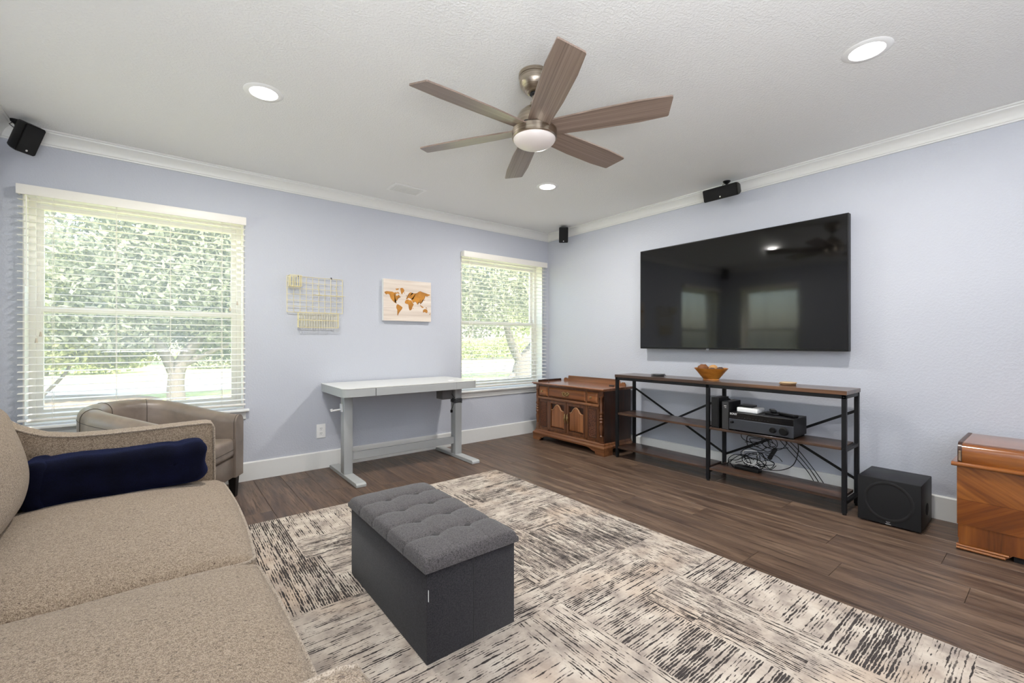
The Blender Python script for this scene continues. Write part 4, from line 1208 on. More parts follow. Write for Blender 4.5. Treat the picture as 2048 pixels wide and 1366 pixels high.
# ------------------------------------------------------------------ rug
def rug_mat():
    t = NT('distressed_patchwork_rug')
    at = t.n('ShaderNodeVertexColor', layer_name='patch')
    sp = t.n('ShaderNodeSeparateColor'); t.t.links.new(at.outputs[0], sp.inputs[0])
    d, dens, rnd = sp.outputs[0], sp.outputs[1], sp.outputs[2]
    tc = t.n('ShaderNodeTexCoord')
    sx = t.n('ShaderNodeSeparateXYZ'); t.t.links.new(tc.outputs['Object'], sx.inputs[0])
    wob = t.noise(tc.outputs['Object'], 28, 3, 0.6)
    wobs = t.math('MULTIPLY', t.math('SUBTRACT', wob, 0.5), 0.010)
    def mixf(a, b_):
        # d=0 -> a, d=1 -> b
        return t.math('ADD', t.math('MULTIPLY', a, t.math('SUBTRACT', 1.0, d)), t.math('MULTIPLY', b_, d))
    along = mixf(sx.outputs[0], sx.outputs[1])
    across = t.math('ADD', mixf(sx.outputs[1], sx.outputs[0]), wobs)
    pitch = 100.0
    cell = t.math('FLOOR', t.math('MULTIPLY', across, pitch))
    fr = t.math('FRACT', t.math('MULTIPLY', across, pitch))
    # each line carries its own dashes: noise over (along, line number)
    cx = t.n('ShaderNodeCombineXYZ')
    t.set(cx.inputs[0], t.math('MULTIPLY', along, 12.5)); t.set(cx.inputs[1], t.math('MULTIPLY', cell, 3.71)); t.set(cx.inputs[2], t.math('MULTIPLY', rnd, 40.0))
    dash = t.noise(cx.outputs[0], 1.0, 4, 0.72)
    cl = t.n('ShaderNodeTexWhiteNoise', noise_dimensions='2D')
    cc = t.n('ShaderNodeCombineXYZ'); t.set(cc.inputs[0], cell); t.set(cc.inputs[1], t.math('MULTIPLY', rnd, 91.0)); t.t.links.new(cc.outputs[0], cl.inputs['Vector'])
    big = t.noise(tc.outputs['Object'], 5.5, 3, 0.6)
    # line half width grows with density, line strength and wear
    w = t.math('ADD', t.math('MULTIPLY', t.math('SUBTRACT', dash, 0.5), 2.0), t.math('MULTIPLY', dens, 0.33))
    w = t.math('ADD', w, t.math('MULTIPLY', t.math('SUBTRACT', cl.outputs[0], 0.5), 0.38))
    w = t.math('ADD', w, t.math('MULTIPLY', t.math('SUBTRACT', big, 0.5), 0.6))
    dist = t.math('ABSOLUTE', t.math('SUBTRACT', fr, 0.5))
    ink = t.ramp(t.math('SUBTRACT', w, dist), [(0.0, 0.0), (0.07, 1.0)])
    soft = t.noise(tc.outputs['Object'], 9, 4, 0.6)
    ground = t.ramp(soft, [(0.35, rgb(152, 141, 132)), (0.5, rgb(180, 168, 156)), (0.66, rgb(200, 190, 177))])
    warm = t.noise(tc.outputs['Object'], 3.1, 2)
    ground = t.mix(t.ramp(warm, [(0.5, 0.0), (0.75, 0.6)]), ground, rgb(192, 168, 146))
    dark = t.mix(t.noise(tc.outputs['Object'], 60, 2), rgb(38, 34, 33), rgb(84, 78, 76))
    col = t.mix(ink, ground, dark)
    fib = t.noise(tc.outputs['Object'], 700, 2)
    h = t.math('ADD', t.math('MULTIPLY', ink, -0.8), t.math('MULTIPLY', fib, 0.5))
    return t.bsdf(col, 0.95, 0, t.bump(h, 0.6, 0.003), spec=0.1)
RGX0, RGX1, RGY0, RGY1 = -4.02, -1.565, -4.10, -1.018
random.seed(23)
m = MB()
lay = m.bm.loops.layers.color.new('patch')
rects = []
def split(x0, x1, y0, y1, lvl):
    w, h = x1 - x0, y1 - y0
    if (w > 0.62 or h > 0.62 or (lvl < 9 and w * h > 0.13 and random.random() < 0.62)) and max(w, h) > 0.26:
        f = random.uniform(0.34, 0.66)
        if w > h * random.uniform(0.75, 1.3):
            s = x0 + w * f; split(x0, s, y0, y1, lvl + 1); split(s, x1, y0, y1, lvl + 1)
        else:
            s = y0 + h * f; split(x0, x1, y0, s, lvl + 1); split(x0, x1, s, y1, lvl + 1)
    else:
        rects.append((x0, x1, y0, y1))
split(RGX0, RGX1, RGY0, RGY1, 0)
random.shuffle(rects)
for i, (x0, x1, y0, y1) in enumerate(rects):
    vs = [m.bm.verts.new((x, y, 0.011)) for x, y in ((x0, y0), (x1, y0), (x1, y1), (x0, y1))]
    f = m.bm.faces.new(vs)
    c = (float(random.random() < 0.42), random.choice([0.35, 0.5, 0.6, 0.75, 0.88]), random.random(), 1.0)
    for l in f.loops: l[lay] = c
for (xa, ya), (xb_, yb_) in (((RGX0, RGY0), (RGX1, RGY0)), ((RGX1, RGY0), (RGX1, RGY1)), ((RGX1, RGY1), (RGX0, RGY1)), ((RGX0, RGY1), (RGX0, RGY0))):
    dx, dy = (yb_ - ya), -(xb_ - xa); l_ = math.hypot(dx, dy); dx, dy = dx / l_ * 0.004, dy / l_ * 0.004
    vs = [m.bm.verts.new(p) for p in ((xa + dx, ya + dy, 0.0008), (xb_ + dx, yb_ + dy, 0.0008), (xb_, yb_, 0.011), (xa, ya, 0.011))]
    f = m.bm.faces.new(vs)
    for l in f.loops: l[lay] = (0, 0.1, 0.5, 1)
vs = [m.bm.verts.new(p) for p in ((RGX0, RGY0, 0.0008), (RGX0, RGY1, 0.0008), (RGX1, RGY1, 0.0008), (RGX1, RGY0, 0.0008))]
m.bm.faces.new(vs)
rug = m.build('area_rug', rug_mat())
tag(rug, 'cream and charcoal distressed patchwork area rug on the plank floor', 'rug')

# ------------------------------------------------------------------ ottoman
om = thing('storage_ottoman', 'charcoal linen storage ottoman with eight-button tufted lid', 'ottoman', (-2.907, -2.330, 0.0112))
OX, OY = 0.189, 0.380
def ob(x, y, z): return (x, y, z)
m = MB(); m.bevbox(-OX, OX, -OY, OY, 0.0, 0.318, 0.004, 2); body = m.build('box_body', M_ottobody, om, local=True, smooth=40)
m = MB(); m.tube([(0.0, -OY - 0.0004, 0.0), (0.0, -OY - 0.0004, 0.318)], 0.0012, 5); m.build('side_seam', M_gap, body, local=True)
m = MB(); m.bevbox(-OX + 0.004, -OX + 0.006, -OY - 0.0025, -OY, 0.215, 0.255, 0.0005, 1); m.build('care_tag', M_white, body, local=True)
m = MB(); m.box(-OX + 0.006, OX - 0.006, -OY + 0.006, OY - 0.006, 0.312, 0.330); m.build('inner_rim', M_gap, om, local=True)
LX, LY = 0.201, 0.392
zr = 0.316
M_btn = plain('covered_button', rgb(46, 43, 44), 0.6, bump=0.3, bscale=600)
BXs = (-0.070, 0.070)
BYs = [-0.228, -0.076, 0.076, 0.228]
NX, NY = 64, 120
def lid_h(x, y):
    ex = 1 - (abs(x) / LX) ** 5; ey = 1 - (abs(y) / LY) ** 8
    base = 0.036 + 0.020 * max(0, ex) ** 0.6 * max(0, ey) ** 0.6
    # rows of seams across the lid; they bow around the buttons
    d = 9
    for by in BYs:
        bow = 0.012 * (1 - cos(2 * pi * (x - BXs[0]) / (BXs[1] - BXs[0]))) / 2 if abs(x) < 0.07 else 0.010 * min(1, (abs(x) - 0.07) / 0.12) ** 0.7
        d = min(d, abs(y - by - bow))
    puff = -0.0075 * math.exp(-d / 0.006) - 0.003 * math.exp(-(d / 0.03) ** 2)
    dx = min(abs(x - bx) for bx in BXs)
    puff += -0.0022 * math.exp(-dx / 0.005)
    pit = 0
    for bx in BXs:
        for by in BYs:
            r = math.hypot(x - bx, y - by)
            pit = min(pit, -0.010 * math.exp(-(r / 0.024) ** 1.4))
    return base + puff + pit
m = MB()
gridv = []
for j in range(NY + 1):
    row = []
    for i in range(NX + 1):
        u = -1 + 2 * i / NX; v = -1 + 2 * j / NY
        x, y = u * LX, v * LY
        z = zr + lid_h(x, y)
        e = max(0, abs(u) - 0.90) / 0.10; f = max(0, abs(v) - 0.95) / 0.05
        q = min(1.0, math.hypot(e, f))
        z -= 0.016 * (1 - math.sqrt(max(0.0, 1 - q * q)))
        rc_ = 0.012
        row.append(m.bm.verts.new((x * (1 - 0.006 * q), y * (1 - 0.004 * q), z)))
    gridv.append(row)
for j in range(NY):
    for i in range(NX):
        m.face([gridv[j][i], gridv[j][i + 1], gridv[j + 1][i + 1], gridv[j + 1][i]])
bd = [gridv[0][i] for i in range(NX + 1)] + [gridv[j][NX] for j in range(1, NY + 1)] + [gridv[NY][i] for i in range(NX - 1, -1, -1)] + [gridv[j][0] for j in range(NY - 1, 0, -1)]
mid = [m.bm.verts.new((v.co.x / (1 - 0.006), v.co.y / (1 - 0.004), zr + 0.012)) for v in bd]
lo = [m.bm.verts.new((v.co.x / (1 - 0.006) * 0.998, v.co.y / (1 - 0.004) * 0.998, zr)) for v in bd]
n = len(bd)
for i in range(n):
    j = (i + 1) % n
    m.face([bd[j], bd[i], mid[i], mid[j]]); m.face([mid[j], mid[i], lo[i], lo[j]])
m.face(list(reversed(lo)))
bmesh.ops.recalc_face_normals(m.bm, faces=m.bm.faces)
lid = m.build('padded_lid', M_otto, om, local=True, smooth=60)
for bx in BXs:
    for by in BYs:
        m = MB(); m.lathe([(0.0, -0.004), (0.0115, -0.003), (0.0130, 0.001), (0.009, 0.005), (0.0, 0.0065)], (bx, by, zr + lid_h(bx, by) + 0.010), 20); m.build('button', M_btn, lid, local=True, smooth=60)
for sx_ in (-1, 1):
    for by in BYs:
        m = MB(); m.tube([(sx_ * (LX + 0.0003), by + 0.010, zr + 0.002), (sx_ * (LX + 0.0003), by + 0.010, zr + 0.026)], 0.0010, 4); m.build('pleat_seam', M_gap, lid, local=True)

# ------------------------------------------------------------------ sofa
so = thing('sofa', 'beige tweed two-seat sofa with swooping arms, bottom left', 'sofa', (-4.0, -2.45, 0))
ARM = [(-4.50, 0.86), (-4.42, 0.85), (-4.36, 0.825), (-4.305, 0.785), (-4.269, 0.756), (-4.228, 0.735), (-4.185, 0.716), (-4.103, 0.702), (-3.987, 0.699), (-3.84, 0.701), (-3.72, 0.705), (-3.625, 0.707), (-3.603, 0.701), (-3.592, 0.686)]
def arm(y0, y1):
    m = MB()
    r = 0.022
    poly = ARM + [(-3.590, 0.45), (-3.590, 0.13), (-4.50, 0.13)]
    # section rounded across the thickness: inset rings
    n_ = len(poly)
    cen = (-4.0, 0.4)
    def inset(d):
        out = []
        for i in range(n_):
            p0, p1, p2 = Vector(poly[i - 1]), Vector(poly[i]), Vector(poly[(i + 1) % n_])
            t_ = ((p1 - p0).normalized() + (p2 - p1).normalized()).normalized()
            nrm = Vector((t_.y, -t_.x))
            out.append(p1 + nrm * d)
        return out
    rings = []
    for k in range(5):
        a = pi / 2 * k / 4
        rings.append((y0 + r * (1 - sin(a)), r * (1 - cos(a)) * 0.6))
    rings = rings[::-1]
    seq = [(y0 + r * (1 - cos(pi / 2 * k / 4)), r * 0.6 * (1 - sin(pi / 2 * k / 4))) for k in range(5)]
    seq += [(y1 - r * (1 - cos(pi / 2 * k / 4)), r * 0.6 * (1 - sin(pi / 2 * k / 4))) for k in range(4, -1, -1)]
    m.rings([[(p.x, y, p.y) for p in inset(d)] for y, d in seq])
    bmesh.ops.recalc_face_normals(m.bm, faces=m.bm.faces)
    a_ = m.build('arm', M_sofa, so, smooth=50)
    for yy in (y0 + 0.004, y1 - 0.004):
        m = MB()
        pts = [(x, yy, z - 0.006) for x, z in ARM[:-1]] + [(-3.594, yy, 0.675), (-3.591, yy, 0.45), (-3.591, yy, 0.14)]
        m.tube(pts, 0.0055, 8); m.build('welt', M_welt, a_, smooth=60)
    return a_
arm(-1.400, -1.300)
arm(-3.590, -3.490)
m = MB(); m.softbox(-4.50, -4.36, -3.49, -1.40, 0.13, 0.83, 0.03, 6, 3); m.build('back_frame', M_sofa, so, smooth=60)
m = MB(); m.softbox(-4.40, -3.62, -3.489, -1.401, 0.13, 0.30, 0.012, 4, 2); m.build('seat_base', M_sofa, so, smooth=60)
for xx in (-3.66, -4.44):
    for yy in (-1.36, -3.53):
        m = MB(); m.tube([(xx, yy, 0.1305), (xx, yy, 0.0118 if xx > -4.0 else 0.0002)], [0.028, 0.018], 12); m.build('leg', M_legblk, so)
def cushion(y0, y1, seed):
    X0_, X1_, Z0_, Z1_ = -4.37, -3.555, 0.300, 0.425
    def fn(p):
        u = (p.x - X0_) / (X1_ - X0_) * 2 - 1; v = (p.y - y0) / (y1 - y0) * 2 - 1
        puff = max(0, 1 - abs(u) ** 2.6) * max(0, 1 - abs(v) ** 3.0)
        if p.z > (Z0_ + Z1_) / 2:
            p.z += 0.055 * puff
            p.z += 0.004 * mnoise.noise(Vector((p.x * 5 + seed, p.y * 5, 0)))
            p.z -= 0.010 * max(0, (u - 0.6) / 0.4) ** 2
        p.x += 0.020 * (1 - abs(v) ** 2) * max(0, u) ** 3
        p.y += 0.003 * mnoise.noise(Vector((p.x * 6, seed, p.z * 6)))
        return p
    m = MB(); m.softbox(X0_, X1_, y0, y1, Z0_, Z1_, 0.040, 26, 5, fn)
    c = m.build('seat_cushion', M_sofa, so, smooth=80)
    pts = []
    r = 0.05
    for cx, cy, a0 in ((X1_ - r, y0 + r, -90), (X1_ - r, y1 - r, 0), (X0_ + r, y1 - r, 90), (X0_ + r, y0 + r, 180)):
        for k in range(6):
            a = R(a0 + 90 * k / 5); pts.append((cx + (r - 0.006) * cos(a), cy + (r - 0.006) * sin(a)))
    pts.append(pts[0])
    dense = []
    for (xa, ya), (xb2, yb2) in zip(pts, pts[1:]):
        nn = max(1, int(math.hypot(xb2 - xa, yb2 - ya) / 0.04))
        for k in range(nn):
            s = k / nn; dense.append((xa + (xb2 - xa) * s, ya + (yb2 - ya) * s))
    dense.append(pts[0])
    for zz in (0.408, 0.312):
        P = []
        for x_, y_ in dense:
            p = Vector((x_, y_, zz))
            u = (p.x - X0_) / (X1_ - X0_) * 2 - 1; v = (p.y - y0) / (y1 - y0) * 2 - 1
            p.x += 0.020 * (1 - abs(v) ** 2) * max(0, u) ** 3
            if zz > 0.4: p.z -= 0.008 * max(0, (u - 0.6) / 0.4) ** 2
            P.append(p)
        m = MB(); m.tube(P, 0.006, 8); m.build('welt', M_welt, c, smooth=60)
cushion(-2.444, -1.404, 1.0)
cushion(-3.488, -2.448, 5.0)
def backcush(y0, y1, seed):
    X0_, X1_, Z0_, Z1_ = -4.37, -4.225, 0.455, 0.86
    def fn(p):
        v = (p.y - y0) / (y1 - y0) * 2 - 1; w = (p.z - Z0_) / (Z1_ - Z0_) * 2 - 1
        if p.x > (X0_ + X1_) / 2:
            p.x += 0.085 * max(0, 1 - abs(v) ** 2.4) * max(0, 1 - abs(w) ** 2.4)
            p.x += 0.008 * mnoise.noise(Vector((seed, p.y * 4, p.z * 5)))
        p.x -= 0.06 * (w + 1) / 2
        p.z += 0.02 * (1 - v * v) * max(0, w)
        return p
    m = MB(); m.softbox(X0_, X1_, y0, y1, Z0_, Z1_, 0.055, 18, 5, fn); m.build('back_cushion', M_sofa, so, smooth=80)
backcush(-2.44, -1.415, 2.0)
backcush(-3.475, -2.45, 7.0)

# navy blanket, rolled, lying along the far arm
def bl(p):
    u = (p.x + 4.20) / 0.57
    p.z += 0.012 * u + 0.008 * mnoise.noise(Vector((p.x * 6, p.y * 5, 1))) + 0.002 * mnoise.noise(Vector((p.x * 22, p.y * 14, p.z * 16)))
    p.y += 0.010 * mnoise.noise(Vector((p.x * 7, 4, p.z * 9)))
    p.z -= 0.008 * math.exp(-((u - 0.80) / 0.045) ** 2) * (1 if p.z > 0.56 else 0)
    p.x += 0.012 * mnoise.noise(Vector((1, p.y * 14, p.z * 14)))
    return p
bk = thing('rolled_blanket', 'rolled navy blue plush blanket lying against the sofa arm', 'blanket', (-3.92, -1.50, 0.45))
m = MB(); m.softbox(-4.205, -3.635, -1.590, -1.408, 0.450, 0.634, 0.046, 26, 7, bl); m.build('roll', M_navy, bk, smooth=80)
m = MB(); m.softbox(-4.222, -4.150, -1.598, -1.408, 0.450, 0.640, 0.030, 5, 5, bl); m.build('outer_fold', M_navy, bk, smooth=80)

# ------------------------------------------------------------------ leather tub chair
ct = thing('tub_armchair', 'taupe leather tub armchair in the corner behind the sofa', 'armchair', (-3.80, -0.45, 0), R(-30))
def cp(nm, m, mat, **k): return m.build(nm, mat, ct, local=True, **k)
path = []
rad = 0.285
for k in range(9):
    x_ = 0.34 - (0.34 + 0.055) * k / 8; path.append((x_, rad, (0, 1)))
for k in range(1, 24):
    a = pi / 2 + pi * k / 24
    path.append((-0.055 + rad * cos(a), rad * sin(a), (cos(a), sin(a))))
for k in range(9):
    x_ = -0.055 + (0.34 + 0.055) * k / 8; path.append((x_, -rad, (0, -1)))
def top_h(x_):
    s = (0.34 - x_) / 0.68
    return 0.585 + 0.135 * (s * s * (3 - 2 * s)) ** 0.8
rings = []
hw = 0.058
for x_, y_, (nx, ny) in path:
    h = top_h(x_)
    sec = [(hw * 0.92, 0.15), (hw * 0.97, 0.30), (hw, 0.45), (hw, h - hw)]
    sec += [(hw * cos(a), h - hw + hw * sin(a)) for a in [pi * k / 10 for k in range(1, 10)]]
    sec += [(-hw, h - hw), (-hw, 0.40), (-hw, 0.15)]
    rings.append([(x_ + nx * o_, y_ + ny * o_, z_) for o_, z_ in sec])
m = MB(); m.rings(rings); bmesh.ops.recalc_face_normals(m.bm, faces=m.bm.faces)
shell = cp('shell', m, M_leather, smooth=50)
def sec_line(i, off=0.0012):
    x_, y_, (nx, ny) = path[i]
    h = top_h(x_)
    P = [(hw + off, 0.35), (hw + off, h - hw)] + [((hw + off) * cos(a), h - hw + (hw + off) * sin(a)) for a in [pi * k / 10 for k in range(1, 10)]] + [(-hw - off, h - hw), (-hw - off, 0.42)]
    return [(x_ + nx * o_, y_ + ny * o_, z_) for o_, z_ in P]
for i in (13, 20, 27):
    m = MB(); m.tube(sec_line(i), 0.0018, 5); m.build('seam', M_seam, shell, local=True)
for sgn in (0, -1):
    m = MB(); m.tube([(p[0] - 0.012, p[1], p[2]) for p in sec_line(sgn)], 0.002, 5); m.build('seam', M_seam, shell, local=True)
# long seam running under the outer roll of each side
m = MB(); m.tube([(x_ + nx * (hw + 0.001), y_ + ny * (hw + 0.001), top_h(x_) - 0.070) for x_, y_, (nx, ny) in path], 0.0016, 5); m.build('seam', M_seam, shell, local=True)
m = MB(); m.softbox(-0.24, 0.335, -0.226, 0.226, 0.295, 0.430, 0.030, 10, 4, lambda p: Vector((p.x, p.y, p.z + (0.012 * max(0, 1 - (p.x / 0.33) ** 2) * max(0, 1 - (p.y / 0.226) ** 2) if p.z > 0.36 else 0))))
sc_ = cp('seat_cushion', m, M_leather, smooth=70)
m = MB(); m.tube([(0.3365, -0.215, 0.352), (0.3365, 0.215, 0.352)], 0.002, 5); m.build('seam', M_seam, sc_, local=True)
m = MB(); m.bevbox(-0.20, 0.325, -0.226, 0.226, 0.152, 0.293, 0.006); cp('front_rail', m, M_leather, smooth=40)
for x_, y_ in ((0.30, 0.285), (0.30, -0.285), (-0.22, 0.19), (-0.22, -0.19)):
    m = MB(); m.rings([[(x_ + a * 0.026, y_ + b_ * 0.026, 0.1505) for a, b_ in ((-1, -1), (1, -1), (1, 1), (-1, 1))][::-1], [(x_ + a * 0.017, y_ + b_ * 0.017, 0.0) for a, b_ in ((-1, -1), (1, -1), (1, 1), (-1, 1))][::-1]])
    cp('leg', m, M_legblk)

# ------------------------------------------------------------------ outdoors
def ground_mat(name, c1, c2, c3, sc=2.5):
    t = NT(name); v = t.coords(); n = t.noise(v, sc, 5, 0.6); n2 = t.noise(v, 60, 3, 0.7)
    return t.bsdf(t.ramp(t.math('ADD', t.math('MULTIPLY', n, 0.6), t.math('MULTIPLY', n2, 0.4)), [(0.35, c1), (0.5, c2), (0.65, c3)]), 0.9, 0, t.bump(n2, 0.5, 0.02), spec=0.2)
M_lawn = ground_mat('mown_grass', rgb(126, 136, 88), rgb(162, 168, 110), rgb(190, 190, 140))
M_conc = ground_mat('pale_concrete', rgb(176, 170, 160), rgb(198, 192, 184), rgb(214, 208, 200), 1.2)
M_mulch = ground_mat('leaf_mulch', rgb(92, 74, 62), rgb(128, 108, 92), rgb(152, 132, 112))
GZ = -0.28
m = MB()
m.box(-60, 60, 0.2 + 0.02, 90, GZ - 0.2, GZ); m.box(-60, XL - T - 0.02, -40, 0.22, GZ - 0.2, GZ)
o = m.build('lawn', M_lawn); tag(o, 'sunlit grass lawn outside the windows', 'lawn', kind='structure')
m = MB()
N = 40
L0, L1 = [], []
for k in range(N + 1):
    x_ = -45 + 90 * k / N
    c = 12.8 + 0.9 * sin(x_ * 0.16 + 0.6)
    L0.append((x_, c - 1.7)); L1.append((x_, c + 2.2))
for i in range(N):
    q = [L0[i], L0[i + 1], L1[i + 1], L1[i]]
    m.rings([[(x_, y_, GZ + 0.001) for x_, y_ in q], [(x_, y_, GZ + 0.03) for x_, y_ in q]])
o = m.build('road', M_conc); tag(o, 'pale concrete road running past the garden', 'road', kind='structure')
m = MB(); m.prism([(x_, y_) for x_, y_ in [(-2.9 + 2.0 * cos(a), 17.8 + 0.8 * sin(a)) for a in [k * pi / 8 for k in range(16)]]], 'z', GZ + 0.001, GZ + 0.03); m.bm.free()
m = MB(); m.lathe([(0.0, 0.0), (2.6, 0.0), (2.3, 0.05), (0.0, 0.06)], (-6.4, 9.3, GZ + 0.001), 28); o = m.build('mulch_bed', M_mulch); tag(o, 'round brown mulch bed under the slender shrub tree', 'planting bed', kind='structure')

def leaf_mat(name, c1, c2, c3):
    t = NT(name)
    oi = t.n('ShaderNodeTexCoord'); n = t.noise(oi.outputs['Object'], 1.6, 4, 0.7)
    n2 = t.noise(oi.outputs['Object'], 11, 3, 0.7)
    col = t.ramp(t.math('ADD', t.math('MULTIPLY', n, 0.5), t.math('MULTIPLY', n2, 0.5)), [(0.38, c1), (0.5, c2), (0.62, c3)])
    df = t.n('ShaderNodeBsdfDiffuse'); tl = t.n('ShaderNodeBsdfTranslucent')
    t.set(df.inputs[0], col); t.set(tl.inputs[0], col)
    mx = t.n('ShaderNodeMixShader', Fac=0.45)
    t.t.links.new(df.outputs[0], mx.inputs[1]); t.t.links.new(tl.outputs[0], mx.inputs[2]); t.t.links.new(mx.outputs[0], t.out.inputs[0])
    return t.m
M_leafA = leaf_mat('oak_leaves', rgb(104, 106, 96), rgb(138, 139, 122), rgb(178, 178, 154))
M_leafB = leaf_mat('light_leaves', rgb(126, 134, 98), rgb(160, 166, 122), rgb(198, 198, 152))
M_leafC = leaf_mat('dark_leaves', rgb(88, 92, 84), rgb(120, 124, 109), rgb(158, 161, 138))
M_barkT = plain('grey_bark', rgb(84, 77, 72), 0.9, bump=1.0, bscale=18)
rng = np.random.default_rng(4)
def foliage(name, par, centers, n_leaf, size, mat):
    """leaf quads scattered through several crown clumps"""
    cs = np.array([c[:3] for c in centers]); rs = np.array([c[3:6] for c in centers])
    wts = np.prod(rs, axis=1) ** 0.8; wts /= wts.sum()
    idx = rng.choice(len(cs), n_leaf, p=wts)
    d = rng.normal(size=(n_leaf, 3)); d /= np.linalg.norm(d, axis=1)[:, None]
    rad = rng.random(n_leaf) ** 0.45
    P = cs[idx] + d * rad[:, None] * rs[idx]
    a = rng.normal(size=(n_leaf, 3)); a /= np.linalg.norm(a, axis=1)[:, None]
    b_ = np.cross(a, rng.normal(size=(n_leaf, 3))); b_ /= np.linalg.norm(b_, axis=1)[:, None]
    s = size * rng.uniform(0.6, 1.3, n_leaf)[:, None]
    a *= s; b_ *= s * 0.5
    V = np.stack([P - a, P - b_, P + a, P + b_], axis=1).reshape(-1, 3)
    M = np.array(world_of(par).inverted())
    V = V @ M[:3, :3].T + M[:3, 3]
    me = bpy.data.meshes.new(name)
    me.vertices.add(len(V)); me.vertices.foreach_set('co', V.astype(np.float32).ravel())
    me.loops.add(len(V)); me.loops.foreach_set('vertex_index', np.arange(len(V), dtype=np.int32))
    me.polygons.add(n_leaf); me.polygons.foreach_set('loop_start', np.arange(0, len(V), 4, dtype=np.int32)); me.polygons.foreach_set('loop_total', np.full(n_leaf, 4, dtype=np.int32))
    me.update(calc_edges=True)
    me.materials.append(mat)
    o = bpy.data.objects.new(name, me); COL.objects.link(o); o.parent = par; o['kind'] = 'stuff'
    return o
def tree(label, x, y, trunks, crown, n_leaf, size, mat, cat='tree', name='garden_tree', group='trees in the garden'):
    t = thing(name, label, cat, (x, y, GZ), 0, group)
    for tr in trunks:
        m = MB()
        for pts, r0, r1 in tr:
            P = [Vector((x + a, y + b_, GZ + c)) for a, b_, c in pts]
            out = []
            for i in range(len(P) - 1):
                p0, p1, p2, p3 = P[max(i - 1, 0)], P[i], P[i + 1], P[min(i + 2, len(P) - 1)]
                for k in range(4):
                    s = k / 4; out.append(0.5 * ((2 * p1) + (-p0 + p2) * s + (2 * p0 - 5 * p1 + 4 * p2 - p3) * s * s + (-p0 + 3 * p1 - 3 * p2 + p3) * s ** 3))
            out.append(P[-1])
            m.tube(out, r0, 10, True, r1)
        m.build('trunk', M_barkT, t, smooth=60)
    foliage('foliage', t, [(x + c[0], y + c[1], GZ + c[2], c[3], c[4], c[5]) for c in crown], n_leaf, size, mat)
    return t
tree('broad oak with leaning forked trunk, seen through the right window', 6.8, 8.8,
     [[([(0, 0, -0.05), (0.10, 0, 0.5), (0.75, 0.1, 1.1), (1.5, 0.2, 1.8), (2.6, 0.3, 3.0)], 0.38, 0.16), ([(0.05, 0, 0.5), (-0.35, 0.1, 1.3), (-0.6, 0.2, 2.2), (-1.2, 0.2, 3.2)], 0.18, 0.08), ([(0.0, 0.1, -0.05), (-0.35, 0, 0.12), (-0.7, -0.1, -0.05)], 0.2, 0.05), ([(0.1, 0.1, 0.1), (0.5, 0, 0.1), (0.8, -0.1, -0.05)], 0.18, 0.05)]],
     [(-0.6, 0, 3.9, 2.6, 2.2, 1.7), (2.0, 0.2, 4.0, 2.4, 2.0, 1.6), (-2.6, 0.6, 3.2, 1.7, 1.6, 1.3), (0.6, 0.5, 5.6, 2.8, 2.4, 1.6), (-1.6, -0.2, 2.4, 0.9, 0.9, 0.6), (0.3, -0.4, 2.5, 0.7, 0.7, 0.5)], 26000, 0.085, M_leafA)
tree('rounded tree with thick short trunk, seen through the left window right half', -3.55, 9.0,
     [[([(0, 0, -0.05), (0.03, 0, 0.7), (0.4, 0.1, 1.4), (1.0, 0.2, 2.3)], 0.20, 0.08), ([(0.02, 0, 0.5), (-0.3, 0.1, 1.3), (-0.9, 0.2, 2.3)], 0.15, 0.06), ([(0.1, 0, 0.8), (0.9, -0.1, 1.25), (1.7, -0.1, 1.5)], 0.07, 0.03)]],
     [(0, 0, 3.0, 2.3, 1.8, 1.35), (1.6, 0.2, 2.7, 1.4, 1.3, 1.0), (-1.6, 0.1, 2.5, 1.5, 1.3, 1.0), (0.3, 0.3, 4.5, 2.5, 2.0, 1.4), (1.2, 0.1, 1.7, 1.1, 0.8, 0.5), (-1.2, -0.1, 1.7, 1.3, 0.9, 0.55), (0.2, 0.9, 1.6, 1.5, 0.7, 0.5), (2.3, 0.4, 2.0, 1.0, 0.8, 0.8), (-1.3, 0.9, 1.15, 1.0, 0.6, 0.35), (1.3, 1.3, 1.2, 1.0, 0.5, 0.35)], 34000, 0.075, M_leafC)
tree('slender many-stemmed shrub tree, seen through the left window left edge', -6.2, 9.4,
     [[([(0, 0, -0.05), (-0.25, 0, 0.7), (-0.55, 0.1, 1.7)], 0.05, 0.025)], [([(0.05, 0, -0.05), (0.0, 0.05, 0.8), (0.1, 0.1, 1.8)], 0.05, 0.025)], [([(0.1, 0, -0.05), (0.35, 0, 0.7), (0.6, 0.1, 1.7)], 0.05, 0.025)], [([(0.15, 0.05, -0.05), (0.75, 0.05, 0.7), (1.0, 0.1, 1.5)], 0.045, 0.02)]],
     [(0, 0, 2.2, 1.5, 1.2, 1.0), (0.9, 0, 2.6, 1.1, 1.0, 0.9), (-0.9, 0.2, 3.0, 1.5, 1.2, 1.1), (0.3, 0, 1.3, 1.2, 0.9, 0.5), (0.9, 0.8, 1.6, 1.0, 0.8, 0.6), (-0.3, 0.6, 1.0, 1.1, 0.6, 0.35), (1.6, 0.5, 1.1, 0.9, 0.6, 0.35)], 22000, 0.07, M_leafB, name='shrub_tree', cat='tree')
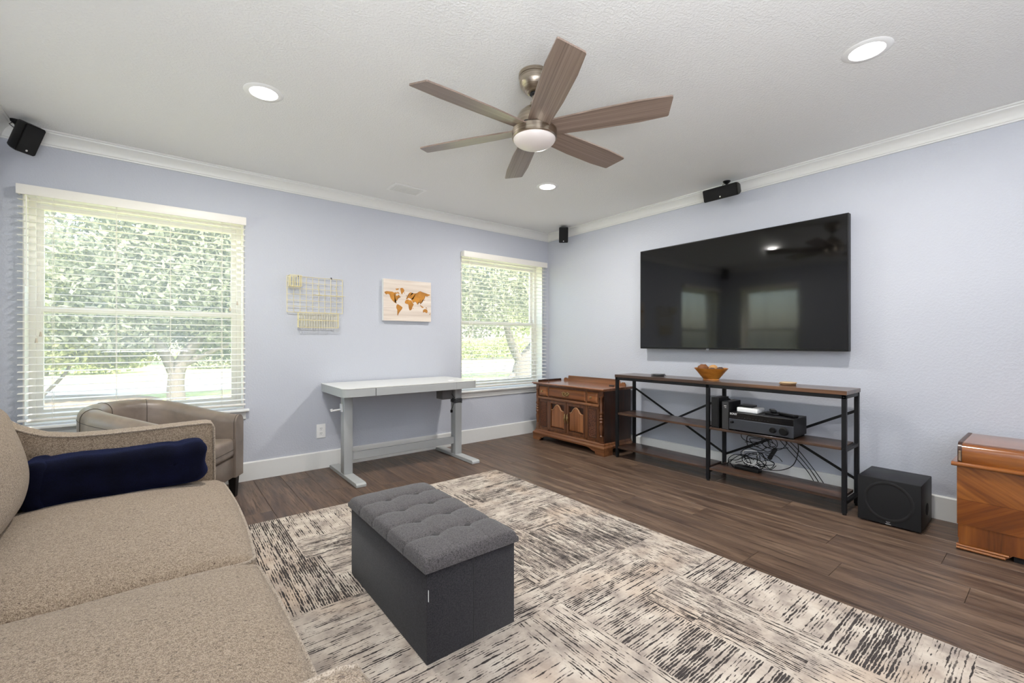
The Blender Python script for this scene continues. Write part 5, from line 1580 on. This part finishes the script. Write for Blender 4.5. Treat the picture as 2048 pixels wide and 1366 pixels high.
far = [(-26, 25, 5.0, M_leafC, 'dark far tree at the left end of the tree line'), (-18, 27, 5.5, M_leafB, 'light green far tree second from the left'), (-10, 25, 5.2, M_leafA, 'mid green far tree behind the left window'), (-2.5, 28, 6.0, M_leafC, 'dark tall far tree behind the desk wall'),
       (6, 26, 5.5, M_leafB, 'light green far tree left of the leaning oak'), (14, 28, 6.2, M_leafA, 'tall mid green far tree beyond the leaning oak'), (22, 25, 5.4, M_leafB, 'light green far tree right of the leaning oak'), (31, 27, 6.0, M_leafC, 'dark far tree at the right end of the tree line')]
for x_, y_, s, mt, lb in far:
    tree(lb, x_, y_, [[([(0, 0, -0.05), (0.1, 0, 1.2), (0.3, 0.2, 3.0)], 0.3, 0.15)]],
         [(0, 0, s * 0.85, s * 0.8, s * 0.6, s * 0.5), (s * 0.5, 0, s * 0.55, s * 0.5, s * 0.4, s * 0.3), (-s * 0.5, 0, s * 0.6, s * 0.5, s * 0.4, s * 0.32), (0, 0, s * 1.25, s * 0.55, s * 0.5, s * 0.4)], 9000, 0.19, mt, group='far tree line')
for x_, y_, s, mt, lb in ((-30, -2.5, 2.9, M_leafB, 'light green garden tree beyond the side window, near the chair'), (-33, 5.5, 3.2, M_leafA, 'mid green garden tree beyond the side window, farther back'), (-31, -12, 3.2, M_leafC, 'dark garden tree beyond the side window, farthest left')):
    tree(lb, x_, y_, [[([(0, 0, -0.05), (0.1, 0, 1.2), (0.3, 0.2, 3.0)], 0.3, 0.15)]], [(0, 0, s * 0.7, s * 0.6, s * 0.8, s * 0.42), (0, s * 0.5, s * 0.5, s * 0.4, s * 0.5, s * 0.3)], 6000, 0.2, mt, group='trees beyond the side window')

for k, (x_, y_, w_, h_, lb) in enumerate(((-21, 21, 3.4, 1.5, 'clipped shrub farthest left beyond the road'), (-14, 22, 3.6, 1.8, 'clipped shrub beyond the road behind the slender shrub tree'), (-7.5, 21.5, 3.4, 1.4, 'low shrub beyond the road behind the rounded tree'), (0, 23, 3.6, 1.7, 'low shrub beyond the road between the two windows'), (8, 22, 3.2, 1.2, 'low shrub beyond the road left of the leaning oak trunk'), (16.5, 24, 4.0, 1.6, 'wide shrub beyond the road behind the leaning oak trunk'), (25, 23, 3.6, 1.6, 'wide shrub beyond the road right of the leaning oak'))):
    t = thing('garden_shrub', lb, 'shrub', (x_, y_, GZ), 0, 'shrubs beyond the road')
    foliage('foliage', t, [(x_ - w_ * 0.4, y_, GZ + h_ * 0.5, w_ * 0.6, 0.9, h_ * 0.55), (x_ + w_ * 0.4, y_, GZ + h_ * 0.55, w_ * 0.6, 0.9, h_ * 0.6)], 4500, 0.11, (M_leafA, M_leafC, M_leafB)[k % 3])
    m = MB(); m.tube([(x_, y_, GZ - 0.05), (x_ + 0.1, y_, GZ + h_ * 0.6)], 0.08, 8); m.build('stem', M_barkT, t)
